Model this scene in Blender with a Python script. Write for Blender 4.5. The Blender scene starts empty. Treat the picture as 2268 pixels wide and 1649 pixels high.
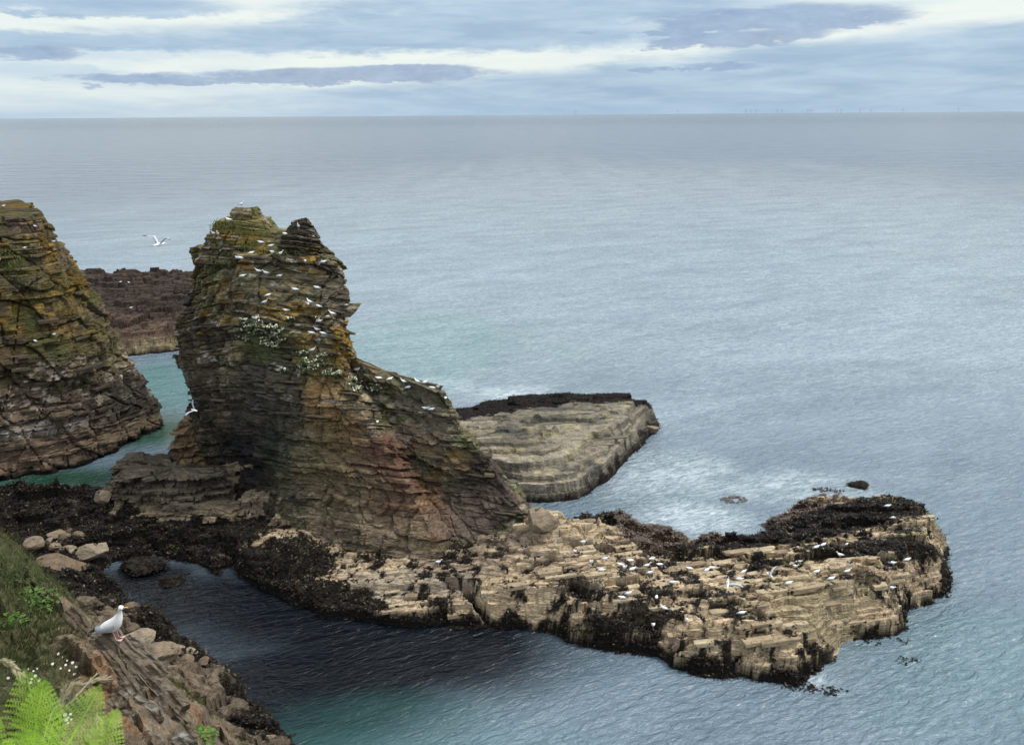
import bpy, math, random
import numpy as np
from mathutils import Vector, Matrix
random.seed(7); RNG = np.random.default_rng(7)
SC = bpy.context.scene; COL = SC.collection
rad = math.radians
# ------------------------------------------------------------------ camera
H = 33.0; FPX = 1890.0; CX, CY = 1134.0, 824.5
PITCH = math.atan((824.5-254)/FPX); ROLL = math.atan(16/2268)
cd = bpy.data.cameras.new('camera'); cam = bpy.data.objects.new('camera', cd); COL.objects.link(cam)
cd.sensor_width = 36; cd.lens = 36*FPX/2268; cd.clip_start = 0.05; cd.clip_end = 90000
cam.matrix_world = Matrix.Translation((0, 0, H)) @ Matrix.Rotation(rad(90)-PITCH, 4, 'X') @ Matrix.Rotation(-ROLL, 4, 'Z')
cd.dof.use_dof = True; cd.dof.focus_distance = 45; cd.dof.aperture_fstop = 7
SC.camera = cam
# ------------------------------------------------------------------ light
SUN_EL, SUN_AZ = 58, 78          # elevation, compass azimuth clockwise from +Y (view direction)
s = bpy.data.lights.new('sun', 'SUN'); s.energy = 2.7; s.angle = rad(25); s.color = (1, .95, .87)
so = bpy.data.objects.new('sun', s); COL.objects.link(so)
sd_ = Vector((math.sin(rad(SUN_AZ))*math.cos(rad(SUN_EL)), math.cos(rad(SUN_AZ))*math.cos(rad(SUN_EL)), math.sin(rad(SUN_EL))))
so.rotation_euler = sd_.to_track_quat('Z', 'Y').to_euler()
SC.view_settings.view_transform = 'Standard'; SC.view_settings.look = 'None'
SC.view_settings.exposure = 0.2; SC.view_settings.gamma = 1; SC.view_settings.use_curve_mapping = False

def ray(u, v):
    a = (u-CX)/FPX; b = (CY-v)/FPX
    c, sn = math.cos(ROLL), math.sin(ROLL)
    a, b = a*c+b*sn, -a*sn+b*c
    return a, math.cos(PITCH)+b*math.sin(PITCH), -math.sin(PITCH)+b*math.cos(PITCH)
def atz(u, v, z=0.):
    x, y, d = ray(u, v); t = (z-H)/d; return (x*t, y*t, z)
def aty(u, v, Y):
    x, y, d = ray(u, v); t = Y/y; return (x*t, Y, H+d*t)

# ------------------------------------------------------------------ node helpers
class NT:
    def __init__(s, nt): s.t = nt; s.n = nt.nodes; s.l = nt.links
    def add(s, typ, **kw):
        nd = s.n.new(typ)
        for k, v in kw.items(): setattr(nd, k, v)
        return nd
    def put(s, sock, v):
        if hasattr(v, 'links') or isinstance(v, bpy.types.NodeSocket): s.l.new(v, sock)
        elif isinstance(v, (tuple, list)) and sock.type == 'RGBA' and len(v) == 3: sock.default_value = (*v, 1)
        else: sock.default_value = v
    def m(s, op, a, b=0., c=None, clamp=False):
        nd = s.add('ShaderNodeMath', operation=op, use_clamp=clamp)
        s.put(nd.inputs[0], a); s.put(nd.inputs[1], b)
        if c is not None: s.put(nd.inputs[2], c)
        return nd.outputs[0]
    def mix(s, f, a, b, bt='MIX'):
        nd = s.add('ShaderNodeMix', data_type='RGBA', blend_type=bt)
        s.put(nd.inputs['Factor'], f); s.put(nd.inputs[6], a); s.put(nd.inputs[7], b); return nd.outputs[2]
    def noise(s, vec, scale, detail=4, rough=.55, dist=0.):
        nd = s.add('ShaderNodeTexNoise'); s.put(nd.inputs['Vector'], vec)
        nd.inputs['Scale'].default_value = scale; nd.inputs['Detail'].default_value = detail
        nd.inputs['Roughness'].default_value = rough; nd.inputs['Distortion'].default_value = dist
        return nd.outputs['Fac']
    def mapr(s, v, a, b, c=0., d=1., it='LINEAR'):
        nd = s.add('ShaderNodeMapRange', interpolation_type=it)
        s.put(nd.inputs[0], v); nd.inputs[1].default_value = a; nd.inputs[2].default_value = b
        nd.inputs[3].default_value = c; nd.inputs[4].default_value = d; return nd.outputs[0]
    def vmul(s, v, k):
        nd = s.add('ShaderNodeVectorMath', operation='MULTIPLY'); s.put(nd.inputs[0], v); nd.inputs[1].default_value = k; return nd.outputs[0]
    def bump(s, h, strength, dist, nrm=None):
        nd = s.add('ShaderNodeBump'); s.put(nd.inputs['Height'], h); nd.inputs['Strength'].default_value = strength
        nd.inputs['Distance'].default_value = dist
        if nrm is not None: s.put(nd.inputs['Normal'], nrm)
        return nd.outputs[0]

# ------------------------------------------------------------------ sky: Nishita under a broken layer cloud
w = bpy.data.worlds.new('World'); SC.world = w; w.use_nodes = True
N = NT(w.node_tree); N.n.clear()
sky = N.add('ShaderNodeTexSky', sky_type='NISHITA', sun_disc=False)
sky.sun_elevation = rad(SUN_EL); sky.sun_rotation = rad(SUN_AZ)
tc = N.add('ShaderNodeTexCoord'); gen = tc.outputs['Generated']
sx = N.add('ShaderNodeSeparateXYZ'); N.l.new(gen, sx.inputs[0]); X, Y_, Zc = sx.outputs
az = N.m('MULTIPLY', N.m('ARCTAN2', X, Y_), 57.2958)            # degrees
el = N.m('MULTIPLY', N.m('ARCSINE', Zc), 57.2958)
cv = N.add('ShaderNodeCombineXYZ'); N.l.new(az, cv.inputs[0]); N.l.new(el, cv.inputs[1])
cvec = cv.outputs[0]
streak = N.noise(N.vmul(cvec, (.045, .55, 1)), 1.0, 6, .55, .4)     # long flat bars
puff = N.noise(N.vmul(cvec, (.55, 1.5, 1)), 1.0, 7, .62, .25)      # ragged edges
mid = N.noise(N.vmul(cvec, (.16, .9, 1)), 1.3, 5, .6, .3)
wisp = N.noise(N.vmul(cvec, (.14, 1.1, 1)), 1.0, 5, .6, .35)
azw = N.m('ADD', az, N.m('ADD', N.m('MULTIPLY', N.m('SUBTRACT', mid, .5), 9.), N.m('MULTIPLY', N.m('SUBTRACT', puff, .5), 2.5)))
elw = N.m('ADD', el, N.m('ADD', N.m('MULTIPLY', N.m('SUBTRACT', mid, .5), .9), N.m('MULTIPLY', N.m('SUBTRACT', puff, .5), .85)))
def ae(u, v):
    x, y, d = ray(u, v); return math.degrees(math.atan2(x, y)), math.degrees(math.atan2(d, math.hypot(x, y)))
def blob(u, v, ru, rv, shear=0., edge=.45, rag=.9):
    a0, e0 = ae(u, v); ra = ru/33.; re = rv/33.
    da = N.m('SUBTRACT', azw, a0); de = N.m('SUBTRACT', N.m('SUBTRACT', elw, e0), N.m('MULTIPLY', da, shear))
    q = N.m('ADD', N.m('POWER', N.m('ABSOLUTE', N.m('DIVIDE', da, ra)), 2.), N.m('POWER', N.m('ABSOLUTE', N.m('DIVIDE', de, re)), 2.))
    q = N.m('ADD', q, N.m('MULTIPLY', N.m('ADD', N.m('MULTIPLY', N.m('SUBTRACT', puff, .5), 1.6), N.m('MULTIPLY', N.m('SUBTRACT', mid, .5), 3.2)), -rag*1.5))
    return N.mapr(q, 1-edge, 1+edge, 1., 0., 'SMOOTHSTEP')
def mx(lst):
    o = lst[0]
    for q in lst[1:]: o = N.m('MAXIMUM', o, q)
    return o
# pale base: blue-grey at the horizon rising to a creamy bright layer
base = N.mix(N.mapr(el, 0., 5.0, 0, 1), (.43, .57, .71), (.62, .72, .77))
base = N.mix(N.mapr(N.m('ADD', streak, N.m('MULTIPLY', wisp, .35)), .58, .80, 0, .8), base, (.76, .82, .79))
base = N.mix(N.mapr(wisp, .5, .75, 0, .40), base, (.54, .68, .82))
bright = mx([blob(330, 52, 420, 22, .02, .5, .5), blob(520, 22, 150, 26, .0, .5, .6), blob(1000, 133, 520, 22, 0, .7, .3), blob(620, 148, 420, 14, 0, .7, .3), blob(2050, 66, 300, 19, .06, .5, .4), blob(2200, 20, 200, 30, .1, .7, .4),
             blob(1620, 105, 300, 16, .05, .5, .4), blob(1250, 152, 180, 12, .0, .5, .3), blob(820, 182, 300, 14, 0, .7, .2)])
base = N.mix(N.m('MULTIPLY', bright, N.mapr(wisp, .3, .62, .35, .85)), base, (.82, .86, .80))
soft = mx([blob(900, 85, 640, 30, .014, .7, .35), blob(150, 92, 330, 15, 0, .6, .35), blob(1150, 35, 480, 50, .03, .7, .4), blob(150, 6, 300, 20, 0, .5, .6),
           blob(1980, 150, 760, 62, .05, .45, .35), blob(2100, 190, 700, 40, .03, .6, .3), blob(1300, 192, 520, 34, .03, .8, .3), blob(1700, 225, 1000, 36, 0, .9, .2), blob(2300, 120, 300, 60, .03, .5, .3)])
base = N.mix(N.m('MULTIPLY', soft, .9), base, N.mix(N.mapr(wisp, .35, .65), (.29, .42, .575), (.43, .565, .70)))
dark = mx([blob(730, 168, 330, 17, .022, .35, .8), blob(930, 157, 130, 13, .0, .35, 1.), blob(300, 176, 150, 10, 0, .6, .5), blob(90, 120, 60, 12, 0, .7, .5),
           blob(1700, 46, 260, 26, .03, .4, .8), blob(1640, 84, 180, 14, .03, .5, .7), blob(1860, 40, 130, 14, .0, .4, .7), blob(1560, 150, 100, 8, 0, .6, .6)])
base = N.mix(N.m('MULTIPLY', dark, .85), base, N.mix(N.mapr(puff, .3, .7), (.22, .31, .48), (.34, .45, .62)))
base = N.mix(N.mapr(el, 0, 1.2, .5, 0), base, (.37, .51, .67))
# above the frame the same layer cloud closes over and is brighter
hi = N.noise(N.vmul(gen, (1.5, 1.5, 3)), 1.6, 5, .55, .5)
up = N.mix(N.mapr(hi, .35, .7), (.78, .88, 1.0), (1.15, 1.18, 1.18))
cloud = N.mix(N.mapr(el, 7., 16., 0, 1, 'SMOOTHSTEP'), base, up)
nish = N.mix(1., sky.outputs[0], (.10, .10, .10), 'MULTIPLY')
allc = N.mix(.92, nish, cloud)
allc = N.mix(N.mapr(el, -1.2, -.2, 1, 0), allc, (.10, .14, .18))
bg = N.add('ShaderNodeBackground'); N.l.new(allc, bg.inputs[0]); bg.inputs[1].default_value = 1.0
wo = N.add('ShaderNodeOutputWorld'); N.l.new(bg.outputs[0], wo.inputs[0])

# ------------------------------------------------------------------ materials
def mat(name):
    m = bpy.data.materials.new(name); m.use_nodes = True; n = NT(m.node_tree)
    return m, n, m.node_tree.nodes['Principled BSDF']
def rock_mat(name, sc=1.0, bstr=.75, ax=(1, 1, 5)):
    m, n, p = mat(name)
    at = n.add('ShaderNodeAttribute', attribute_name='col'); pos = n.add('ShaderNodeNewGeometry').outputs['Position']
    f1 = n.noise(n.vmul(pos, ax), 1.3*sc, 9, .68); f2 = n.noise(pos, 7*sc, 6, .7); f3 = n.noise(n.vmul(pos, (.3, .3, 5)), 2.6*sc, 5, .6, .3)
    k = n.m('MULTIPLY', n.mapr(f1, .3, .7, .48, 1.52), n.mapr(f2, .3, .7, .68, 1.32))
    k = n.m('MULTIPLY', k, n.mapr(f3, .35, .65, .78, 1.2))
    vo = n.add('ShaderNodeTexVoronoi', feature='DISTANCE_TO_EDGE'); wp = n.add('ShaderNodeVectorMath', operation='ADD'); n.l.new(n.vmul(pos, (ax[0]*.9*sc, ax[1]*.9*sc, ax[2]*.55*sc)), wp.inputs[0])
    wn = n.add('ShaderNodeTexNoise'); n.l.new(pos, wn.inputs['Vector']); wn.inputs['Scale'].default_value = .9*sc; n.l.new(n.vmul(wn.outputs['Color'], (1.1, 1.1, .8)), wp.inputs[1]); n.l.new(wp.outputs[0], vo.inputs['Vector']); vo.inputs['Scale'].default_value = 1.
    crack = n.mapr(vo.outputs['Distance'], 0, .055, 0, 1, 'SMOOTHSTEP'); k = n.m('MULTIPLY', k, n.mapr(crack, 0, 1, .80, 1.))
    cb = n.add('ShaderNodeCombineColor'); [n.l.new(k, cb.inputs[i]) for i in range(3)]
    c = n.mix(1., at.outputs['Color'], cb.outputs[0], 'MULTIPLY')
    n.l.new(c, p.inputs['Base Color']); p.inputs['Roughness'].default_value = .92; p.inputs['Specular IOR Level'].default_value = .12
    hgt = n.m('ADD', n.m('ADD', n.m('MULTIPLY', f1, .6), n.m('MULTIPLY', crack, .18)), n.m('ADD', n.m('MULTIPLY', f3, .5), n.m('MULTIPLY', f2, .3)))
    n.l.new(n.bump(hgt, bstr, .35/sc), p.inputs['Normal'])
    return m
def flat_mat(name, c, rough=.8, var=.25, scale=6, spec=.3, trans=0.):
    m, n, p = mat(name); pos = n.add('ShaderNodeNewGeometry').outputs['Position']
    f = n.mapr(n.noise(pos, scale, 5, .6), .3, .7, 1-var, 1+var)
    oi = n.add('ShaderNodeObjectInfo').outputs['Random']
    f = n.m('MULTIPLY', f, n.mapr(oi, 0, 1, 1-var*.5, 1+var*.5))
    cb = n.add('ShaderNodeCombineColor'); [n.l.new(f, cb.inputs[i]) for i in range(3)]
    n.l.new(n.mix(1., c, cb.outputs[0], 'MULTIPLY'), p.inputs['Base Color'])
    p.inputs['Roughness'].default_value = rough; p.inputs['Specular IOR Level'].default_value = spec
    if trans:
        tb = n.add('ShaderNodeBsdfTranslucent'); tb.inputs[0].default_value = (*c, 1); ms = n.add('ShaderNodeMixShader'); ms.inputs[0].default_value = trans
        n.l.new(p.outputs[0], ms.inputs[1]); n.l.new(tb.outputs[0], ms.inputs[2]); n.l.new(ms.outputs[0], n.n['Material Output'].inputs[0])
    return m
def slab_mat(name, c1, c2, sc=1., lich=None, weed=0.):
    """Loose/standing slab: two tones by object, grain, optional lichen."""
    m, n, p = mat(name); pos = n.add('ShaderNodeNewGeometry').outputs['Position']; oi = n.add('ShaderNodeObjectInfo').outputs['Random']
    f1 = n.noise(n.vmul(pos, (1, 1, 4)), 1.6*sc, 8, .66); f2 = n.noise(pos, 9*sc, 5, .7)
    c = n.mix(oi, c1, c2)
    k = n.m('MULTIPLY', n.mapr(f1, .3, .7, .6, 1.4), n.mapr(f2, .3, .7, .8, 1.2))
    cb = n.add('ShaderNodeCombineColor'); [n.l.new(k, cb.inputs[i]) for i in range(3)]
    c = n.mix(1., c, cb.outputs[0], 'MULTIPLY')
    if lich: c = n.mix(n.mapr(n.noise(pos, .9, 6, .7), .52, .62, 0, .85), c, lich)
    if weed: c = n.mix(n.mapr(n.noise(pos, 1.7, 6, .7), weed, weed+.05, 0, 1), c, (.012, .010, .008))
    n.l.new(c, p.inputs['Base Color']); p.inputs['Roughness'].default_value = .92; p.inputs['Specular IOR Level'].default_value = .12
    n.l.new(n.bump(n.m('ADD', f1, n.m('MULTIPLY', f2, .4)), .5, .2/sc), p.inputs['Normal']); return m
M = {
 'rock': rock_mat('layered_rock'), 'near': rock_mat('near_rock', 4.0, .5, (1, 1, 2.5)),
 'stack_slab': slab_mat('stack_slab', (.060, .050, .036), (.13, .105, .072), 1., (.085, .070, .032)),
 'gold_slab': slab_mat('gold_slab', (.12, .085, .035), (.20, .125, .03), 1., (.07, .055, .032)),
 'beige_slab': slab_mat('beige_slab', (.22, .165, .11), (.46, .375, .25), 1., None, .57),
 'grey_slab': slab_mat('grey_slab', (.13, .12, .09), (.26, .23, .16), 1.),
 'dark_slab': slab_mat('dark_slab', (.035, .029, .025), (.085, .066, .05), 1.),
 'bank_slab': slab_mat('bank_slab', (.095, .072, .052), (.15, .125, .095), 5., (.27, .27, .245)),
 'boulder': slab_mat('boulder', (.15, .11, .075), (.25, .205, .15), 1.2, None, .60),
 'dark_boulder': slab_mat('dark_boulder', (.018, .015, .012), (.03, .024, .018), 1.2),
 'weed': flat_mat('seaweed', (.014, .011, .0085), .6, .5, 3, .14), 'redweed': flat_mat('red_seaweed', (.060, .038, .024), .5, .5, 3, .5),
 'wrack': flat_mat('brown_wrack', (.045, .034, .016), .4, .5, 3, .35),
 'grass': flat_mat('grass', (.15, .17, .055), .7, .4, 2.5, .2, .3), 'drygrass': flat_mat('dry_grass', (.30, .25, .12), .7, .3, 8, .2, .3),
 'dgrass': flat_mat('rough_grass', (.060, .075, .028), .7, .5, 2.5, .2, .25),
 'leaf': flat_mat('leaf', (.10, .20, .03), .5, .3, 9, .4, .3), 'fern': flat_mat('fern', (.28, .47, .035), .5, .5, 14, .3, .4),
 'stalk': flat_mat('straw', (.46, .40, .24), .7, .15, 20, .2, .2), 'petal': flat_mat('petal', (.80, .80, .76), .6, .08, 20, .2, .2),
 'cream': flat_mat('cream_blossom', (.62, .63, .46), .7, .2, 4, .2), 'foliage': flat_mat('ledge_foliage', (.075, .105, .045), .7, .4, 3, .2),
 'white': flat_mat('gull_white', (.86, .87, .88), .6, .05, 12, .25), 'gullgrey': flat_mat('gull_grey', (.48, .52, .57), .6, .08, 20, .25),
 'black': flat_mat('gull_black', (.02, .02, .022), .5, .1, 20, .3), 'beak': flat_mat('gull_beak', (.72, .50, .10), .45, .1, 20, .4),
 'red': flat_mat('gull_red', (.55, .09, .03), .5, .1, 20, .4), 'pink': flat_mat('gull_pink', (.62, .38, .36), .55, .1, 20, .3),
 'turbine': flat_mat('turbine_paint', (.22, .30, .42), .6, .03, 1, .2), 'guano': flat_mat('guano', (.60, .60, .55), .9, .2, 5, .1),
}
# ------------------------------------------------------------------ numpy noise
def h3(ix, iy, iz, seed=0):
    h = (ix.astype(np.int64)*73856093) ^ (iy.astype(np.int64)*19349663) ^ (iz.astype(np.int64)*83492791) ^ (seed*2654435761 & 0x7fffffff)
    h &= 0xffffffff; h ^= h >> 15; h = (h*0x2c1b3c6d) & 0xffffffff; h ^= h >> 12; h = (h*0x297a2d39) & 0xffffffff; h ^= h >> 15
    return h.astype(np.float64)/4294967296.
def vn(x, y, z, seed=0):
    x, y, z = np.broadcast_arrays(x, y, z)
    ix, iy, iz = np.floor(x), np.floor(y), np.floor(z); fx, fy, fz = x-ix, y-iy, z-iz
    fx, fy, fz = [t*t*(3-2*t) for t in (fx, fy, fz)]; r = 0
    for a in (0, 1):
        for b in (0, 1):
            for c in (0, 1):
                r = r + h3(ix+a, iy+b, iz+c, seed)*(fx if a else 1-fx)*(fy if b else 1-fy)*(fz if c else 1-fz)
    return r*2-1
def fbm(x, y, z, o=4, seed=0, g=.5):
    r = 0; A = 1.; f = 1.; T = 0
    for i in range(o): r = r+A*vn(x*f+i*17.3, y*f+i*9.1, z*f+i*5.7, seed+i); T += A; A *= g; f *= 2.03
    return r/T
def h1(i, seed=0): i = np.asarray(i); return h3(i, i*0+13, i*0+7, seed)
def vor(x, y, seed=0, jit=.85):
    ix, iy = np.floor(x), np.floor(y); d1 = np.full(x.shape, 9.); d2 = d1.copy(); cid = np.zeros(x.shape)
    for a in (-1, 0, 1):
        for b in (-1, 0, 1):
            cx, cy = ix+a, iy+b
            px = cx+.5+(h3(cx, cy, cx*0, seed)-.5)*jit; py = cy+.5+(h3(cx, cy, cx*0+1, seed)-.5)*jit
            d = np.maximum(np.abs(x-px), np.abs(y-py))*.7+np.hypot(x-px, y-py)*.3
            n = d < d1; d2 = np.where(n, d1, np.minimum(d2, d)); cid = np.where(n, h3(cx, cy, cx*0+2, seed), cid); d1 = np.where(n, d, d1)
    return d1, d2, cid
ss = lambda a, b, x: (lambda t: t*t*(3-2*t))(np.clip((x-a)/(b-a), 0, 1))
C = lambda *c: np.array(c)
def lerp(a, b, t): t = np.asarray(t)[..., None]; return a*(1-t)+b*t

# ------------------------------------------------------------------ object helpers
ROOTS = ('sea_stack', 'sea_cliff', 'rock_platform', 'rock_island', 'reef', 'rock_outcrop', 'rock_ridge')   # their parts are modelled in world space
def par(o, parent):
    o.parent = parent
    if parent.name.split('.')[0] in ROOTS: o.matrix_parent_inverse = Matrix.Translation(-parent.location)
def link(o, parent=None, label=None, cat=None, group=None, kind=None):
    COL.objects.link(o)
    if parent is not None: par(o, parent)
    for k, v in (('label', label), ('category', cat), ('group', group), ('kind', kind)):
        if v: o[k] = v
    return o
def empty(name, label=None, cat=None, group=None, loc=(0, 0, 0)):
    o = bpy.data.objects.new(name, None); o.location = loc; o.empty_display_size = .1; return link(o, None, label, cat, group)
def mesh_np(name, V, F, m, col=None, smooth=False):
    me = bpy.data.meshes.new(name); V = np.asarray(V, np.float32); F = np.asarray(F, np.int32)
    me.vertices.add(len(V)); me.vertices.foreach_set('co', V.ravel())
    me.loops.add(F.size); me.loops.foreach_set('vertex_index', F.ravel())
    me.polygons.add(len(F)); me.polygons.foreach_set('loop_start', np.arange(0, F.size, F.shape[1], dtype=np.int32))
    me.update(calc_edges=True)
    me.polygons.foreach_set('use_smooth', np.full(len(F), smooth))
    if col is not None:
        a = me.attributes.new('col', 'FLOAT_COLOR', 'POINT'); a.data.foreach_set('color', np.c_[col, np.ones(len(V))].astype(np.float32).ravel())
    me.materials.append(m); return me
def obj(name, me, parent=None, **kw): return link(bpy.data.objects.new(name, me), parent, **kw)
def pyd(name, V, F, m, smooth=False):
    me = bpy.data.meshes.new(name); me.from_pydata([tuple(v) for v in V], [], F); me.materials.append(m)
    if smooth: me.polygons.foreach_set('use_smooth', [True]*len(me.polygons))
    me.update(); return me
def beds(b0, b1, lo, hi, seed):
    r = np.random.default_rng(seed); o = [b0]
    while o[-1] < b1: o.append(o[-1]+lo+(hi-lo)*r.random()**2.4)
    return np.array(o)

# ------------------------------------------------------------------ loft: layered rock mass between traced ridge lines
def loft(cols, bd, dip, res, amp=(.16, .28, .5, .07), jl=(.9, 3.), seed=0, zmin=-1.5, colf=None, warp=0., res_back=None, name='rock_face', m=None, topf=None):
    """cols: ridge polylines [(x,y,z)...], ordered round the mass. bd: bed boundaries in b = z + dip.xy. Returns mesh, sample table."""
    K = len(cols); P = [np.array(sorted(c, key=lambda q: q[2])) for c in cols]
    ztop = max(p[-1, 2] for p in P)
    cen = np.mean([p[len(p)//2, :2] for p in P], axis=0)
    ts, ks = [], []
    for k in range(K):
        a, b = P[k], P[(k+1) % K]; L = np.hypot(*(a[0, :2]-b[0, :2]))*.5+np.hypot(*(a[-1, :2]-b[-1, :2]))*.5
        back = res_back if (res_back and (a[0, 1]+b[0, 1])/2 > cen[1]+1.5) else res
        n = max(3, int(L/back)); ts += list(np.arange(n)/n); ks += [k]*n
    ts, ks = np.array(ts), np.array(ks); S = len(ts)
    allp = np.concatenate(P); q_ = allp[:, 2]+dip[0]*allp[:, 0]+dip[1]*allp[:, 1]
    q0 = np.minimum(q_, dip[0]*allp[:, 0]+dip[1]*allp[:, 1]+zmin).min()-warp-.3; bd = bd[(bd > q0-.6) & (bd < q_.max()+warp+.6)]
    rows, bi = [], []
    for i in range(len(bd)-1):
        t0, t1 = bd[i], bd[i+1]; n = max(2, int(round((t1-t0)/res))+1)
        for q in np.linspace(t0+.004, t1-.004, n): rows.append(q); bi.append(i)
    rows, bi = np.array(rows), np.array(bi); Rn = len(rows)
    B = np.repeat(rows[:, None], S, 1); BI = np.repeat(bi[:, None], S, 1)
    def xy(Z):
        X = np.zeros_like(Z); Y = np.zeros_like(Z)
        for k in range(K):
            q = ks == k; z = Z[:, q]; t = ts[q][None, :]; a, b = P[k], P[(k+1) % K]
            X[:, q] = np.interp(z, a[:, 2], a[:, 0])*(1-t)+np.interp(z, b[:, 2], b[:, 0])*t
            Y[:, q] = np.interp(z, a[:, 2], a[:, 1])*(1-t)+np.interp(z, b[:, 2], b[:, 1])*t
        return X, Y
    Z = B.copy(); dz = 0
    for _ in range(5):
        X, Y = xy(Z); dz = dip[0]*X+dip[1]*Y+warp*vn(X*.13, Y*.13, X*0, seed+5)
        Z = np.clip(B-dz, zmin, ztop)
        if topf is not None: Z = np.minimum(Z, topf(X, Y)+.25*vn(X*.6, Y*.6, X*0, seed+40))
    TX = np.roll(X, -2, 1)-np.roll(X, 2, 1); TY = np.roll(Y, -2, 1)-np.roll(Y, 2, 1); ln = np.hypot(TX, TY)+1e-6
    NX, NY = TY/ln, -TX/ln
    sgn = np.sign(np.mean(NX*(X-X.mean(1, keepdims=True))+NY*(Y-Y.mean(1, keepdims=True)))); NX *= sgn; NY *= sgn
    arc = np.cumsum(np.hypot(X-np.roll(X, 1, 1), Y-np.roll(Y, 1, 1)), 1)
    bo = h1(BI, seed+1)**1.5-.4
    Lj = jl[0]+(jl[1]-jl[0])*h1(BI//2, seed+2); u = arc/Lj+h1(BI//2, seed+3)*9; ci = np.floor(u); fu = (u-ci)*Lj
    ko = h3(BI//2, ci, ci*0+3, seed+4)-.5; ko2 = h3(BI, np.floor(arc/(Lj*.37)), ci*0, seed+6)-.5
    fa, fb, fc = vor(arc/3.4+.25*Z, Z/4.2, seed+16); low = fbm(X*.28, Y*.28, Z*.28, 3, seed+7)+1.1*(fc-.5)-.5*ss(.08, 0, fb-fa); fine = fbm(X*2.1, Y*2.1, Z*3.4, 3, seed+8)
    vj = np.abs(vn(arc*.35, Z*.09, 0*Z, seed+9)); grv = ss(.045, 0, vj)*.35+ss(.07, 0, np.minimum(fu, Lj-fu))*.12
    ed = np.r_[True, bi[1:] != bi[:-1]] | np.r_[bi[1:] != bi[:-1], True]; notch = ed[:, None]*(.02+.22*h3(BI, np.floor(arc/1.7), ci*0+5, seed+14)**2)*ss(-.25, .25, fbm(arc*.18, Z*.25, Z*0, 2, seed+15))
    D = -notch+amp[0]*bo*1.6+amp[1]*(ko+.6*ko2)+amp[2]*low+amp[3]*fine-grv
    top = ss(ztop-.1, ztop-1.2, Z); D = D*(.35+.65*top)
    free = (B-dz) < Z+1e-3; lastf = Rn-1-np.argmax(free[::-1], 0); ri = np.arange(Rn)[:, None]; D = np.where(ri > lastf[None, :], D[lastf, np.arange(S)][None, :]-.02, D)
    V = np.stack([X+NX*D, Y+NY*D, Z], -1)
    cid = h3(BI, ci, ci*0+1, seed+11)
    info = dict(X=V[..., 0], Y=V[..., 1], Z=V[..., 2], bi=BI, cid=cid, NX=NX, NY=NY, seed=seed, D=D)
    cc = colf(info) if colf else np.full(V.shape, .2)
    # cap
    last = V[-1]; lc = cc[-1]; ctr = last.mean(0); ex = [V.reshape(-1, 3)]; ec = [cc.reshape(-1, 3)]
    nc = 8
    for j in range(1, nc+1):
        q = last*(1-j/nc)+ctr*(j/nc); q[:, 2] += .22*fbm(q[:, 0]*.8, q[:, 1]*.8, q[:, 0]*0, 3, seed+20)*min(1, j/2)+.1*j/nc; ex.append(q)
        ec.append(lc*(1-j/nc)+lc.mean(0)*j/nc)
    VV = np.concatenate(ex); CC = np.concatenate(ec); Rt = Rn+nc
    i = np.arange(Rt-1)[:, None]; j = np.arange(S)[None, :]; j2 = (j+1) % S
    F = np.stack([i*S+j, i*S+j2, (i+1)*S+j2, (i+1)*S+j], -1).reshape(-1, 4)
    if sgn < 0: F = F[:, ::-1]
    me = mesh_np(name, VV, F, m or M['rock'], np.clip(CC, 0.002, .9)); return me, info

# ------------------------------------------------------------------ heightfield: terraced rock platform inside a traced waterline
def polygroove(x, y, pts, w_, d_):
    r = np.full(x.shape, 1e9)
    for (x0, y0), (x1, y1) in zip(pts[:-1], pts[1:]):
        ex, ey = x1-x0, y1-y0; t = np.clip(((x-x0)*ex+(y-y0)*ey)/(ex*ex+ey*ey), 0, 1); r = np.minimum(r, np.hypot(x-x0-t*ex, y-y0-t*ey))
    return d_*ss(w_, 0, r)
def rbf(ctrl):
    A = np.array(ctrl); n = len(A); D = np.hypot(A[:, None, 0]-A[None, :, 0], A[:, None, 1]-A[None, :, 1])
    Mx = np.zeros((n+1, n+1)); Mx[:n, :n] = D+np.eye(n)*-.05; Mx[n, :n] = Mx[:n, n] = 1; wv = np.linalg.solve(Mx, np.r_[A[:, 2], 0])
    def f(x, y):
        r = np.full(x.shape, wv[n])
        for i in range(n): r = r+wv[i]*np.hypot(x-A[i, 0], y-A[i, 1])
        return r
    return f
def sdpoly(x, y, poly):
    d = np.full(x.shape, 1e9); ins = np.zeros(x.shape, bool); n = len(poly)
    for i in range(n):
        (x0, y0), (x1, y1) = poly[i][:2], poly[(i+1) % n][:2]; ex, ey = x1-x0, y1-y0
        t = np.clip(((x-x0)*ex+(y-y0)*ey)/(ex*ex+ey*ey+1e-9), 0, 1); d = np.minimum(d, np.hypot(x-x0-t*ex, y-y0-t*ey))
        c = ((y0 > y) != (y1 > y)); ins ^= c & (x < (x1-x0)*(y-y0)/(y1-y0+1e-12)+x0)
    return np.where(ins, d, -d)
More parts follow.
